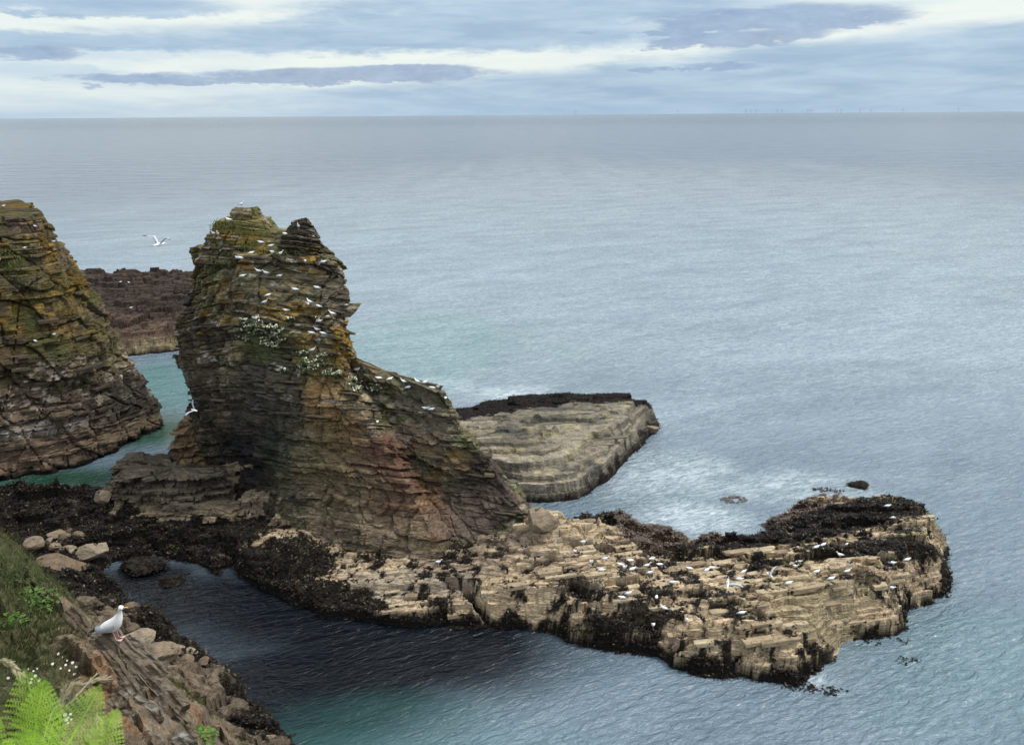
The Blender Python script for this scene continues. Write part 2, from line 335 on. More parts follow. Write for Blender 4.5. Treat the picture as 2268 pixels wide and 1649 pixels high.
def field(x0, x1, y0, y1, res, poly, hf, bd, dip, seed, cell=(2.4, 1.0), rot=0., shear=0., amp=.5, slope=1.3, groove=.16, fine=.06, ymul=1., zcut=-.9, quant=1., noisew=.8, colf=None, name='rock_platform', m=None, ampf=None):
    xs = np.arange(x0, x1, res); ys = np.arange(y0, y1, res*ymul); X, Y = np.meshgrid(xs, ys)
    wx = noisew*fbm(X*.45, Y*.45, X*0, 3, seed+1); wy = noisew*fbm(X*.45, Y*.45, X*0, 3, seed+2)
    sd = sdpoly(X+wx, Y+wy, poly) if poly is not None else np.full(X.shape, 99.)
    Hh = hf(X, Y)
    Hs = np.minimum(Hh, sd*slope+.25*(sd > 0)) if poly is not None else Hh
    Hs = np.where(sd < 0, sd*.9-.1, Hs)
    c, s_ = math.cos(rot), math.sin(rot); U = (X*c+Y*s_)+.35*vn(X*.7, Y*.7, X*0, seed+3); W_ = (-X*s_+Y*c)+.25*vn(X*.9, Y*.9, X*0, seed+4)
    U = U+shear*W_
    d1, d2, cid = vor(U/cell[0], W_/cell[1], seed+6); e1, e2, cid2 = vor(U/cell[0]*2.3, W_/cell[1]*2.1, seed+7)
    if ampf is not None: amp = amp*ampf(X, Y)
    Hn = Hs+amp*(cid-.5)*1.2+amp*.5*(cid2-.5)+.35*amp*fbm(X*.9, Y*.9, X*0, 3, seed+8)
    dz = dip[0]*X+dip[1]*Y; b = Hn+dz; k = np.clip(np.searchsorted(bd, b)-1, 0, len(bd)-2)
    fr = (b-bd[k])/(bd[k+1]-bd[k]); q = bd[k]+(bd[k+1]-bd[k])*(.9*ss(.0, .20, fr)+.10*fr)
    Z = (q*quant+b*(1-quant))-dz
    g = np.maximum(ss(.09, 0, d2-d1), .55*ss(.07, 0, e2-e1)); Z = Z-groove*g*(.5+.5*fbm(X*.6, Y*.6, X*0, 2, seed+9))*1.4
    Z = Z+fine*fbm(X*2.4, Y*2.4, X*0, 4, seed+10)
    Z = np.where(sd < 0, np.minimum(Z, sd*.9+.15+.15*fbm(X*1.5, Y*1.5, X*0, 3, seed+12)), Z)
    info = dict(X=X, Y=Y, Z=Z, bi=k, cid=cid, cid2=cid2, g=g, sd=sd, fr=fr, seed=seed, NX=X*0, NY=X*0)
    cc = colf(info) if colf else np.full(X.shape+(3,), .2)
    R, S = X.shape; i = np.arange(R-1)[:, None]; j = np.arange(S-1)[None, :]
    F = np.stack([i*S+j, i*S+j+1, (i+1)*S+j+1, (i+1)*S+j], -1).reshape(-1, 4)
    zf = Z.ravel(); keep = zf[F].max(1) > zcut; F = F[keep]
    used = np.zeros(len(zf), bool); used[F.ravel()] = True; idx = np.cumsum(used)-1
    V = np.stack([X, Y, Z], -1).reshape(-1, 3)[used]; me = mesh_np(name, V, idx[F], m or M['rock'], np.clip(cc.reshape(-1, 3)[used], .002, .9)); return me, info

# colour by world-space patches: centre, radius, colour, strength
def patches(info, cc, lst, seed):
    X, Y, Z = info['X'], info['Y'], info['Z']; n = fbm(X*.7, Y*.7, Z*1.1, 4, seed)
    for (c, r, colr, st) in lst:
        r = np.array(r if hasattr(r, '__len__') else (r, r, r))
        d = np.sqrt(((X-c[0])/r[0])**2+((Y-c[1])/r[1])**2+((Z-c[2])/r[2])**2)+.55*n
        cc = lerp(cc, C(*colr), ss(1.15, .65, d)*st)
    return cc
def lichen(info, seed, s=.9, th=.12, w=.12):
    X, Y, Z = info['X'], info['Y'], info['Z']; return ss(th, th+w, fbm(X*s, Y*s, Z*s*1.5, 5, seed, .6))

OLIVE = (.150, .130, .062); OCHRE = (.25, .175, .055); RUST = (.20, .105, .050); MAROON = (.135, .075, .055); BROWN = (.150, .120, .085)
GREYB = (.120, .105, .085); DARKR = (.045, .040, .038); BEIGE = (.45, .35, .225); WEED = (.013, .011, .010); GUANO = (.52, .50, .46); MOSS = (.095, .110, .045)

def col_stack(i):
    X, Y, Z = i['X'], i['Y'], i['Z']; r = i['cid']; rb = h1(i['bi'], 91)
    c = lerp(C(*GREYB), C(*BROWN), rb); c = c*(.40+.85*(.5*r+.5*rb))[..., None]*(.75+.25*ss(6, 14, Z))[..., None]  # lower stack toned down, shade put into the colour
    c = lerp(c, C(*OLIVE)*1.05, .75*ss(5, 16, Z)*lichen(i, 31, .5, -.15, .3))
    c = lerp(c, C(*OCHRE), lichen(i, 32, .55, .14, .1)*ss(8, 17, Z)*.9)
    c = lerp(c, C(*MOSS), lichen(i, 33, .6, .10, .15)*.7)
    c = lerp(c, C(.34, .31, .25), lichen(i, 34, 1.9, .16, .08)*.55); c = c*(.55+.9*h3(i['bi'], np.floor(X*1.1+Y*.7), np.floor(Z*0), 66))[..., None]
    A = aty
    c = patches(i, c, [
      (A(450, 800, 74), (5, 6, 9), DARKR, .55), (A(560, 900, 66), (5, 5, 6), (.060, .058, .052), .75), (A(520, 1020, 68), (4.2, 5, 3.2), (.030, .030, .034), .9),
      (A(480, 880, 72), (3.2, 5, 4), (.09, .075, .055), .5), (A(620, 1010, 64), (2.3, 4, 3.5), (.05, .055, .04), .7),
      (A(725, 900, 64), (1.9, 4, 2.6), (.21, .135, .060), .7), (A(755, 960, 62), (3.0, 4, 2.4), (.20, .13, .062), .65), (A(700, 1030, 61), (2.8, 4, 4), (.15, .125, .070), .65),
      (A(850, 1040, 60), (2.6, 4, 3.2), MAROON, .85), (A(860, 1120, 58), (2.4, 4, 2.4), (.13, .08, .056), .8), (A(780, 1090, 59), (3, 4, 3), (.15, .12, .075), .6),
      (A(960, 1120, 58.5), (1.4, 4, 4), RUST, .5), (A(880, 1190, 57), (3.4, 4, 1.6), (.22, .175, .12), .6), (A(760, 1180, 58), (4, 4, 1.6), (.16, .13, .09), .5),
      (A(1010, 1030, 60), (1.7, 4, 1.1), (.21, .145, .07), .7), (A(1080, 1080, 60), (2.6, 4, 4), (.055, .045, .042), .8), (A(1030, 1150, 58), (3, 4, 2), (.13, .10, .085), .7),
      (A(900, 900, 62), (4, 4, 1.6), (.115, .115, .085), .6), (A(950, 940, 62), (2.2, 3, 1.4), (.24, .22, .17), .6), (A(950, 1000, 61), (1.6, 3, 1.2), (.20, .14, .09), .6),
      (A(425, 850, 76), (1.2, 3, 2.6), (.26, .24, .21), .7), (A(600, 640, 68), (4, 5, 1.8), (.17, .15, .095), .6), (A(450, 610, 75), (2, 6, 3), (.13, .115, .05), .8),
      (A(520, 500, 72), (4, 6, 1.3), (.17, .15, .055), .8), (A(520, 528, 70.5), (1.9, 4, .55), OCHRE, .9), (A(660, 530, 69), (1.6, 4, 1.8), (.060, .055, .042), .8),
      (A(760, 770, 66), (1., 4, 2.2), (.24, .165, .045), .9), (A(640, 690, 67), (2.2, 3, 1.), OCHRE, .7), (A(560, 770, 67), (2.4, 3, 1.6), MOSS, .75), (A(740, 640, 68), (2, 4, 2), (.12, .105, .085), .7)], 35)
    g = lichen(i, 36, 1.1, .24, .06)*ss(9, 13, Z)*(h1(i['bi'], 93) > .45); c = lerp(c, C(*GUANO)*.8, g*.75)
    c = c*C(.92, .88, .84)*(1.10-.42*ss(13, 7, Z)[..., None]*(X < -19)[..., None])  # low left flank darkened, its shade painted into the rock colour
    c = lerp(c, C(*WEED), ss(1.3, .7, Z+.7*fbm(X*1.3, Y*1.3, Z, 3, 37)))
    return c
def col_cliff(i):
    X, Y, Z = i['X'], i['Y'], i['Z']; r = i['cid']; rb = h1(i['bi'], 94)
    c = lerp(C(.10, .085, .07), C(.16, .13, .10), rb)*(.6+.8*r)[..., None]
    c = lerp(c, C(.16, .135, .055), .85*ss(7, 15, Z)*lichen(i, 41, .5, -.2, .3))
    c = lerp(c, C(.29, .19, .05), lichen(i, 42, .5, .02, .12)*ss(9, 17, Z)*.75)
    c = lerp(c, C(.55, .50, .45), lichen(i, 43, 1.1, .08, .08)*ss(12, 9, Z)*ss(2.5, 5, Z)*.8); c = c*(.6+.8*h3(i['bi'], np.floor(X*1.1+Y*.7), np.floor(Z*0), 67))[..., None]
    c = lerp(c, C(.10, .12, .05), lichen(i, 44, .35, .05, .2)*ss(6, 9, Z)*.7)
    A = aty
    c = patches(i, c, [(A(20, 580, 79), (4, 5, 2.6), (.14, .13, .075), .8), (A(300, 900, 90), (4, 8, 4.5), (.028, .026, .024), .85), (A(200, 880, 84), (6, 6, 2.6), (.04, .038, .032), .6),
      (A(100, 1005, 78), (7, 8, 1.5), (.26, .20, .155), .8), (A(250, 960, 84), (6, 8, 1.3), (.20, .165, .12), .75), (A(60, 950, 78), (6, 6, .7), (.46, .44, .42), .6), (A(240, 760, 86), (4, 6, 3), (.10, .095, .04), .6), (A(20, 440, 86), (14, 12, 1.4), (.13, .115, .07), .85)], 45)
    c = c*C(.76, .70, .64)
    c = lerp(c, C(*WEED), ss(.8, .3, Z+.4*fbm(X*1.3, Y*1.3, Z, 3, 37)))
    return c
def col_plat(i):
    X, Y, Z = i['X'], i['Y'], i['Z']; r = i['cid']; r2 = i['cid2']; n = fbm(X*.5, Y*.5, X*0, 4, 51); n2 = fbm(X*1.6, Y*1.6, X*0, 4, 52, .6)
    c = lerp(C(.22, .165, .115), C(*BEIGE)*1.25, .4*r+.35*r2+.25*h1(i['bi'], 95))
    c = lerp(c, C(.34, .30, .16), ss(.0, .35, n)*ss(12, 22, X)*.6)
    c = lerp(c, C(.24, .175, .125), ss(.1, .4, n)*ss(18, 8, X)*.45)
    c = lerp(c, C(.50, .44, .34), ss(.12, .4, n2)*.5)
    A = atz
    c = patches(i, c, [(A(1810, 1340, 2.4), (3.2, 3.2, 4), (.31, .25, .155), .9), (A(1000, 1190, 4), (5, 4, 4), (.20, .155, .115), .8), (A(900, 1260, 2.6), (5, 2, 4), (.32, .265, .20), .8), (A(1150, 1170, 4), (3, 3, 4), (.24, .19, .14), .6)], 53)
    # seaweed: tidal band below about a metre, and patches on the seaward dip slope
    lvl = .90-.05*ss(5, -5, X)+.55*ss(-13, -18, X)-.3*ss(20, 28, X)
    band = ss(.28, -.05, Z-lvl-.9*n2-.55*n)
    n3 = fbm(X*3.6, Y*4.5, X*0, 3, 54)
    pat = ss(.08, .14, n2*.7+.45*n+.42*n3-.05+.30*i['g'])
    mask = np.maximum(band, pat*ss(3.6, 2.2, Z)*.95)
    for (c0, rr, st) in [(A(1340, 1150, 2.2), (3.4, 2.2), 1), (A(1450, 1215, 1.4), (3.4, 1.8), .95), (A(1850, 1145, 1.5), (6, 3.2), 1), (A(1700, 1195, 1.), (6.5, 1.6), 1), (A(1960, 1205, 3), (4.8, 1.3), .95), (A(1390, 1375, 1.6), (3.2, .8), .8), (A(1270, 1300, 2.5), (1.6, .6), .7), (A(1900, 1280, 3), (2.4, .6), .6), (A(590, 1270, .6), (4.6, 2.6), .95), (A(520, 1190, 1.), (2.6, 3), .85), (A(690, 1320, .8), (3.2, 1.3), .9)]:
        d = np.hypot((X-c0[0])/rr[0], (Y-c0[1])/rr[1])+1.0*n2+.55*n3; mask = np.maximum(mask, ss(1.0, .8, d)*st)
    bare = ss(-.1, .3, np.hypot((X-A(1810, 1340, 2.4)[0])/3, (Y-A(1810, 1340, 2.4)[1])/2.6)-.8); mask = mask*bare
    i['weed'] = mask
    red = ss(.5, -.5, sdback(X, Y))
    c = lerp(c, lerp(C(*WEED), C(.060, .032, .022), red*.8), mask)
    i['red'] = red
    return c
def sdback(X, Y):   # positive on the near side of the seaward (back) waterline belt
    return np.where(X < 8, 9., 58.9+(X-14)*.56-Y)
def col_island(i):
    X, Y, Z = i['X'], i['Y'], i['Z']; r = i['cid']; rb = h1(i['bi'], 96); n2 = fbm(X*1.2, Y*1.2, X*0, 4, 62, .6)
    c = lerp(C(.115, .105, .08), C(.32, .28, .215), .6*rb+.4*r)*np.where(h1(i['bi'], 88) > .68, .42, 1.)[..., None]
    c = lerp(c, C(.060, .060, .058), ss(.05, .3, fbm(X*.25, Y*.9, Z*2, 4, 61))*.75)
    c = lerp(c, C(.40, .35, .18), ss(.1, .35, fbm(X*.5, Y*.5, Z, 3, 63))*ss(1, 3, Z)*.35)
    line = 84.0+.22*(X+4)+1.5*n2
    mask = ss(-.4, .4, Y-line)*ss(.5, 1.5, Z)
    mask = np.maximum(mask, ss(.12, .0, Z-.35-.9*n2))
    mask = np.maximum(mask, ss(.18, .26, n2)*ss(1.6, .9, Z)*.9)
    c = lerp(c, C(.020, .015, .014), mask); i['weed'] = mask; i['red'] = mask*0
    return c
def col_reef(i):
    X, Y, Z = i['X'], i['Y'], i['Z']; r = i['cid']; n = fbm(X*.3, Y*.3, Z*.5, 4, 71)
    c = lerp(C(.07, .05, .04), C(.17, .11, .08), .5*r+.5*h1(i['bi'], 97))
    c = lerp(c, C(.30, .25, .15), ss(2.4, 1.0, Z+n)*.8); c = lerp(c, C(.042, .034, .030), ss(3.2, 4.6, Z+1.8*n)*.85); i['weed'] = n*0; i['red'] = n*0
    c = lerp(c, C(*WEED), ss(.5, .2, Z)); return c
def col_shore(i):
    X, Y, Z = i['X'], i['Y'], i['Z']; n = fbm(X*.5, Y*.5, X*0, 4, 81); n2 = fbm(X*1.6, Y*1.6, X*0, 4, 82, .6); r = i['cid']
    c = lerp(C(.055, .043, .032), C(.16, .125, .088), .5*r+.5*i['cid2'])
    south = ss(51, 46, Y)                       # bare brown rocks nearer the bank, weed to the north
    m_ = ss(.05, -.1, n*.8+n2*.5-.40+.26*south+.8*ss(1.2, 3.5, Z)*south)
    m_ = np.maximum(m_, ss(.5, .15, Z-.5*n2)); i['weed'] = m_; i['red'] = m_*0
    return lerp(c, C(.016, .014, .013), m_)

# ------------------------------------------------------------------ slab parts
def slab_mesh(name, m, seed, L=1., W=.7, T=.2, n=7):
    """An irregular flat stone: uneven outline, top smaller than bottom, 12-50 triangles."""
    r = random.Random(seed); V = []; ring = []; cor = [(sx_*(1-.22*r.random()), sy_*(1-.30*r.random())) for sx_, sy_ in ((-1, -1), (1, -1), (1, 1), (-1, 1))]
    for k in range(4):                                   # square-cut block, some corners broken off, one side kinked
        a, b = cor[k], cor[(k+1) % 4]; p_ = cor[k-1]
        if r.random() < .45: t = .12+.25*r.random(); ring += [(a[0]+(p_[0]-a[0])*t, a[1]+(p_[1]-a[1])*t), (a[0]+(b[0]-a[0])*t*.6, a[1]+(b[1]-a[1])*t*.6)]
        else: ring.append(a)
        if r.random() < .5: t = .35+.3*r.random(); ring.append((a[0]+(b[0]-a[0])*t+.10*(r.random()-.5), a[1]+(b[1]-a[1])*t+.16*(r.random()-.5)))
    n = len(ring)
    for lv, (sc, z) in enumerate(((.97, -.5), (1., -.42), (1., .40), (.965, .5))):
        for k in range(n): V.append((ring[k][0]*L/2*sc, ring[k][1]*W/2*sc, z*T+ring[k][0]*T*.10*(r.random()-.3)))
    F = [tuple(range(n))[::-1], tuple(range(3*n, 4*n))]
    for lv in range(3):
        for k in range(n): F.append((lv*n+k, lv*n+(k+1) % n, (lv+1)*n+(k+1) % n, (lv+1)*n+k))
    return pyd(name, V, F, m)
def place(name, me, P, xdir, up, scale, parent):
    x = Vector(xdir).normalized(); z = Vector(up).normalized(); y = z.cross(x).normalized(); x = y.cross(z)
    o = bpy.data.objects.new(name, me); R = Matrix((x, y, z)).transposed().to_4x4()
    o.matrix_local = Matrix.Translation(P) @ R @ Matrix.Diagonal((*scale, 1)); COL.objects.link(o); par(o, parent); return o

def slabs_on_loft(info, parent, n, meshes, seed, zr, size, dip, name='rock_slab', ymax=None, cond=None):
    r = np.random.default_rng(seed); X, Y, Z = info['X'], info['Y'], info['Z']; got = 0; tries = 0
    while got < n and tries < n*60:
        tries += 1; i = r.integers(2, X.shape[0]-2); j = r.integers(0, X.shape[1]); p = (X[i, j], Y[i, j], Z[i, j])
        if not (zr[0] < p[2] < zr[1]): continue
        nx, ny = info['NX'][i, j], info['NY'][i, j]
        if -nx*p[0]-ny*p[1] < -.15*math.hypot(p[0], p[1]): continue      # keep to faces the bay side shows
        if cond and not cond(p): continue
        L = size[0]*(.5+r.random()); W_ = size[1]*(.7+.7*r.random()); T = size[2]*(.5+r.random()); pr = .1+.28*r.random()
        up = Vector((dip[0]+.05*(r.random()-.5), dip[1], 1)); t = Vector((-ny, nx, 0))
        place(name, meshes[r.integers(len(meshes))], (p[0]+nx*(pr-W_/2), p[1]+ny*(pr-W_/2), p[2]), t, up, (L, W_, T), parent); got += 1
def slabs_on_field(info, parent, n, meshes, seed, size, dip, cond, name='rock_slab'):
    r = np.random.default_rng(seed); X, Y, Z = info['X'], info['Y'], info['Z']; got = 0; tries = 0
    while got < n and tries < n*80:
        tries += 1; i = r.integers(2, X.shape[0]-6); j = r.integers(2, X.shape[1]-2); p = (X[i, j], Y[i, j], Z[i, j])
        if not cond(p, info['weed'][i, j]): continue
        L = size[0]*(.5+r.random()); W_ = size[1]*(.6+.7*r.random()); T = size[2]*(.6+.8*r.random())
        up = Vector((dip[0]+.05*(r.random()-.5), dip[1]+.05*(r.random()-.5), 1)); a = .16*(r.random()-.5)+.10
        place(name, meshes[r.integers(len(meshes))], (p[0], p[1], p[2]-T*.18), (math.cos(a), math.sin(a), 0), up, (L, W_, T), parent); got += 1

def clumps(name, pts, m, size, per=5, seed=0, parent=None, up=.35, **kw):
    """Crumpled weed / leaves: small bent triangles spread over the given points."""
    r = np.random.default_rng(seed); n = len(pts)*per; P = np.repeat(pts, per, 0)+r.normal(0, 1, (n, 3))*C(size*.55, size*.55, size*.22)
    a = r.random(n)*6.283; t = r.normal(0, up, n); s_ = size*(.4+.8*r.random(n))
    d = np.stack([np.cos(a), np.sin(a), t], 1); e = np.stack([-np.sin(a), np.cos(a), r.normal(0, up, n)], 1)
    V = np.empty((n, 4, 3)); V[:, 0] = P-d*s_[:, None]*.6; V[:, 1] = P+e*s_[:, None]*.35+C(0, 0, .08)*size; V[:, 2] = P+d*s_[:, None]*.6; V[:, 3] = P-e*s_[:, None]*.35
    F = np.arange(n*4).reshape(-1, 4); me = mesh_np(name, V.reshape(-1, 3), F, m); return obj(name, me, parent, **kw)
def weed_pts(info, n, seed, cond=None, zmin=-.05):
    r = np.random.default_rng(seed); w_ = np.clip(info['weed'], 0, 1)*(info['Z'] > zmin)
    if cond is not None: w_ = w_*cond(info)
    w_ = w_.ravel(); k = r.choice(len(w_), n, p=w_/w_.sum())
    return np.stack([info['X'].ravel()[k], info['Y'].ravel()[k], info['Z'].ravel()[k]+.03], 1)
def blades(name, pts, m, h, wd, lean, seed, parent=None, **kw):
    r = np.random.default_rng(seed); n = len(pts); a = r.random(n)*6.283; hh = h*(.5+.8*r.random(n)); b = r.random(n)*6.283
    e = np.stack([np.cos(a), np.sin(a), 0*a], 1)*wd; l = np.stack([np.cos(b), np.sin(b), 0*b], 1)*lean*hh[:, None]+C(.25, -.15, 0)*lean*hh[:, None]
    z = np.stack([0*a, 0*a, hh], 1); V = np.empty((n, 5, 3)); V[:, 0] = pts-e; V[:, 1] = pts+e; V[:, 2] = pts-e*.7+z*.6+l*.4; V[:, 3] = pts+e*.7+z*.6+l*.4; V[:, 4] = pts+z*.95+l*1.1
    i = np.arange(n)[:, None]*5; F = np.concatenate([i+C(0, 1, 3), i+C(0, 3, 2), i+C(2, 3, 4)]).astype(int); return obj(name, mesh_np(name, V.reshape(-1, 3), F, m), parent, **kw)

# ================================================================== SEA
def build_sea():
    def axis(a, b, res, far, gr):
        c = list(np.arange(a, b, res)); st = res; x = c[-1]
        while x < far: st *= gr; x += st; c.append(x)
        st = res; x = c[0]; lo = []
        while x > -far: st *= gr; x -= st; lo.append(x)
        return np.array(lo[::-1]+c)
    xs = axis(-70, 60, .5, 60000, 1.25); ys = axis(25, 170, .5, 60000, 1.25); X, Y = np.meshgrid(xs, ys)
    n = fbm(X*.10, Y*.10, X*0, 4, 101); teal = np.zeros(X.shape); foam_sheen = teal.copy(); calm = teal.copy(); green = teal.copy()
    def add(arr, u, v, ru, rv, st, ns=.5):
        c = atz(u, v); np.maximum(arr, st*ss(1.2, .3, np.hypot((X-c[0])/ru, (Y-c[1])/rv)+ns*n), out=arr)
    add(teal, 370, 850, 9, 16, .7); add(teal, 900, 760, 26, 22, .55); add(teal, 880, 850, 12, 10, .6); add(teal, 950, 1600, 9, 3, .2); add(teal, 1000, 1670, 13, 3.5, .3)
    add(teal, 2300, 1500, 12, 10, .3)
    add(green, 300, 960, 12, 7, 1.); add(green, 120, 1060, 18, 4.5, 1.)
    add(foam_sheen, 1500, 520, 260, 460, .42, .25); add(foam_sheen, 1900, 760, 50, 50, .3, .3)  # silver sky sheen painted into the open sea's colour
    foam_sheen *= np.where(Y < 130, .10+.90*ss(58, 125, Y)*ss(-40, -18, X), 1.)
    add(foam_sheen, 1130, 872, 9, 6, 1.); add(foam_sheen, 1000, 860, 8, 6, .75); add(foam_sheen, 1300, 875, 9, 3., .5); add(foam_sheen, 1560, 1150, 6.5, 4.5, 1.); add(foam_sheen, 1500, 1050, 11, 8, .8); add(foam_sheen, 1720, 1080, 10, 6, .7); add(foam_sheen, 1500, 850, 22, 22, .35); add(foam_sheen, 1600, 1195, 4, 2., 1.); add(foam_sheen, 1430, 1180, 3, 2, .9)
    add(foam_sheen, 1480, 930, 8, 6, .35); add(foam_sheen, 2060, 1060, 7, 3, .3); add(foam_sheen, 1800, 1500, 1.6, 1.0, .9)
    add(calm, 330, 1290, 9, 4.5, 1.); add(calm, 640, 1340, 17, 12, 1., .25); add(calm, 950, 1430, 14, 8, 1., .25); add(calm, 680, 1510, 15, 10, 1., .25); add(calm, 450, 1330, 12, 8, 1., .25); add(calm, 800, 1390, 17, 9, 1., .2)  # cove: flatter ripples, and the stack's dark reflection painted in
    V = np.stack([X, Y, X*0], -1).reshape(-1, 3); R, S = X.shape; i = np.arange(R-1)[:, None]; j = np.arange(S-1)[None, :]
    F = np.stack([i*S+j, i*S+j+1, (i+1)*S+j+1, (i+1)*S+j], -1).reshape(-1, 4)
    m, k, p = mat('sea_water'); me = mesh_np('sea', V, F, m, np.stack([teal, foam_sheen, green], -1).reshape(-1, 3), True)
    a = me.attributes.new('calm', 'FLOAT', 'POINT'); a.data.foreach_set('value', calm.ravel().astype(np.float32))
    at = k.add('ShaderNodeAttribute', attribute_name='col'); sp = k.add('ShaderNodeSeparateColor'); k.l.new(at.outputs['Color'], sp.inputs[0])
    ca = k.add('ShaderNodeAttribute', attribute_name='calm').outputs['Fac']
    pos = k.add('ShaderNodeNewGeometry').outputs['Position']
    rp = k.add('ShaderNodeVectorRotate', rotation_type='Z_AXIS'); k.l.new(pos, rp.inputs['Vector']); rp.inputs['Angle'].default_value = rad(-24); rp = rp.outputs[0]
    big = k.noise(k.vmul(rp, (.012, .035, 1)), 1., 5, .6, .6); med = k.noise(k.vmul(rp, (.06, .16, 1)), 1., 5, .6, .5)
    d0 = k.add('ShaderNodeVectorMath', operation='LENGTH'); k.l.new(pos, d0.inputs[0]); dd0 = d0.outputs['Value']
    # deep water scatters a dull blue-green; shallows over sand are teal; foam is aerated water, its wide offshore patches a painted sky sheen
    c = k.mix(k.m('ADD', k.m('MULTIPLY', k.mapr(big, .35, .65), .6), k.m('MULTIPLY', k.mapr(med, .35, .65), .4)), (.088, .138, .180), (.160, .225, .280))
    far_dark = k.m('MULTIPLY', k.mapr(dd0, 110, 520, 0, 1, 'SMOOTHSTEP'), 1.)  # mask for darker water colour with distance
    c = k.mix(far_dark, c, k.mix(k.mapr(med, .35, .65), (.022, .040, .062), (.060, .090, .120)))
    c = k.mix(ca, c, (.003, .005, .008)); c = k.mix(sp.outputs[0], c, (.050, .185, .175)); c = k.mix(sp.outputs[2], c, (.003, .050, .024))  # near-black cove colour imitates the stack's reflection
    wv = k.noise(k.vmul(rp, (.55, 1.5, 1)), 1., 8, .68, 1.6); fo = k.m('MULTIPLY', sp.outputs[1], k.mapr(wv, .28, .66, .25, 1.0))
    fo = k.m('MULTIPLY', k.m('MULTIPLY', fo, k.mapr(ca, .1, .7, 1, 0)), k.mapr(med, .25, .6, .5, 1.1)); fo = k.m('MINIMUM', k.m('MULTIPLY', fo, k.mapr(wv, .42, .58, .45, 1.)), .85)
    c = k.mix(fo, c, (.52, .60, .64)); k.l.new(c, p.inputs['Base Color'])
    k.l.new(k.m('ADD', k.m('MULTIPLY', ca, -.19), k.mapr(dd0, 300, 4000, 1.52, 1.18, 'SMOOTHSTEP')), p.inputs['IOR']); p.inputs['Specular IOR Level'].default_value = .5
    k.l.new(k.m('ADD', k.mapr(fo, 0, .8, .14, .6), k.m('MULTIPLY', ca, -.10)), p.inputs['Roughness'])
    # ripples: wind chop crossing a longer swell, calmer inside the cove and far ripples fade into roughness
    r1 = k.noise(k.vmul(rp, (.85, 2.3, 1)), 1., 4, .58, .9); r2 = k.noise(k.vmul(pos, (2.6, 5.5, 1)), 1., 3, .55, .6)
    r3 = k.noise(k.vmul(rp, (.10, .32, 1)), 1., 4, .55, .4); r4 = k.noise(k.vmul(pos, (.02, .07, 1)), 1., 4, .6, .3)
    dist = k.add('ShaderNodeVectorMath', operation='LENGTH'); k.l.new(pos, dist.inputs[0]); dd = dist.outputs['Value']
    nearf = k.mapr(dd, 60, 500, 1, .15); farf = k.mapr(dd, 80, 700, .15, 1.)
    calmf = k.mapr(ca, 0, 1, 1, .36)
    hgt = k.m('ADD', k.m('MULTIPLY', k.m('MULTIPLY', r1, .42), nearf), k.m('MULTIPLY', k.m('MULTIPLY', r2, .11), nearf))
    hgt = k.m('ADD', hgt, k.m('MULTIPLY', r3, .75)); hgt = k.m('ADD', k.m('MULTIPLY', hgt, calmf), k.m('MULTIPLY', k.m('MULTIPLY', r4, 5.), farf))
    k.l.new(k.bump(hgt, 1., 1.0), p.inputs['Normal'])
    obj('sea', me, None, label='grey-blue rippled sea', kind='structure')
build_sea()

# ================================================================== GREAT SEA STACK
A = aty
stack = empty('sea_stack', 'tall leaning sea stack of thin dark and ochre rock layers dotted with nesting gulls', 'sea stack', None, (-20, 70, 0))
def under(c, z=-1.6):   # extend each ridge line below the water
    c = list(c); lo = min(c, key=lambda q: q[2]); return c+[(lo[0], lo[1], z)]
front = [
 under([A(472, 492, 73), A(440, 515, 74), A(427, 548, 75), A(438, 590, 75), A(424, 625, 76), A(400, 700, 77), A(390, 750, 78), A(402, 830, 78), A(416, 900, 78), A(420, 950, 77.5), A(450, 1000, 76.5), A(480, 1040, 75)]),
 under([A(505, 512, 71), A(505, 560, 70.5), A(470, 620, 71), A(440, 720, 72), A(440, 840, 72), A(455, 930, 71.5), A(490, 1010, 70.5), A(520, 1090, 68), A(560, 1150, 65)]),
 under([A(520, 560, 69.5), A(532, 640, 68.4), A(530, 760, 68), A(545, 860, 67.3), A(560, 960, 66.5), A(590, 1050, 65), A(620, 1150, 62.5), A(640, 1195, 61)]),
 under([A(560, 575, 69), A(590, 700, 67.5), A(640, 860, 65.2), A(655, 960, 64), A(655, 1060, 62.5), A(690, 1200, 59.2)]),
 under([A(620, 580, 69), A(670, 700, 67), A(700, 850, 64.6), A(735, 930, 62.8), A(770, 1060, 60.2), A(830, 1225, 56.8)]),
 under([A(680, 580, 69), A(735, 700, 66.5), A(762, 820, 64.9), A(785, 890, 63.), A(862, 1000, 60.4), A(942, 1150, 57.4), A(990, 1235, 55.4)]),
 under([A(690, 540, 69.5), A(715, 562, 69.3), A(737, 592, 69), A(755, 612, 69), A(768, 645, 68.8), A(778, 675, 68.5), A(758, 702, 68.3), A(765, 740, 68.3), A(775, 805, 68), A(860, 900, 67), A(960, 1040, 65), A(1050, 1150, 63)]),
]
def shift(c, dx, dy): return [(x+dx, y+dy, z) for x, y, z in c]
bk1 = shift([q for q in front[-1]], -1.0, 5.5); bk2 = shift([q for q in front[0]], 1.0, 5.5)
for cc_ in (bk1, bk2): cc_.sort(key=lambda q: q[2])
main_cols = front+[bk1, bk2]
zt = 22.6
main_cols = [[q for q in c if q[2] < zt]+[(sorted(c, key=lambda q: q[2])[-1][0], sorted(c, key=lambda q: q[2])[-1][1], zt)] for c in main_cols]
DIPS = (.13, .42)
bd = beds(-12, 66, .11, .85, 3)
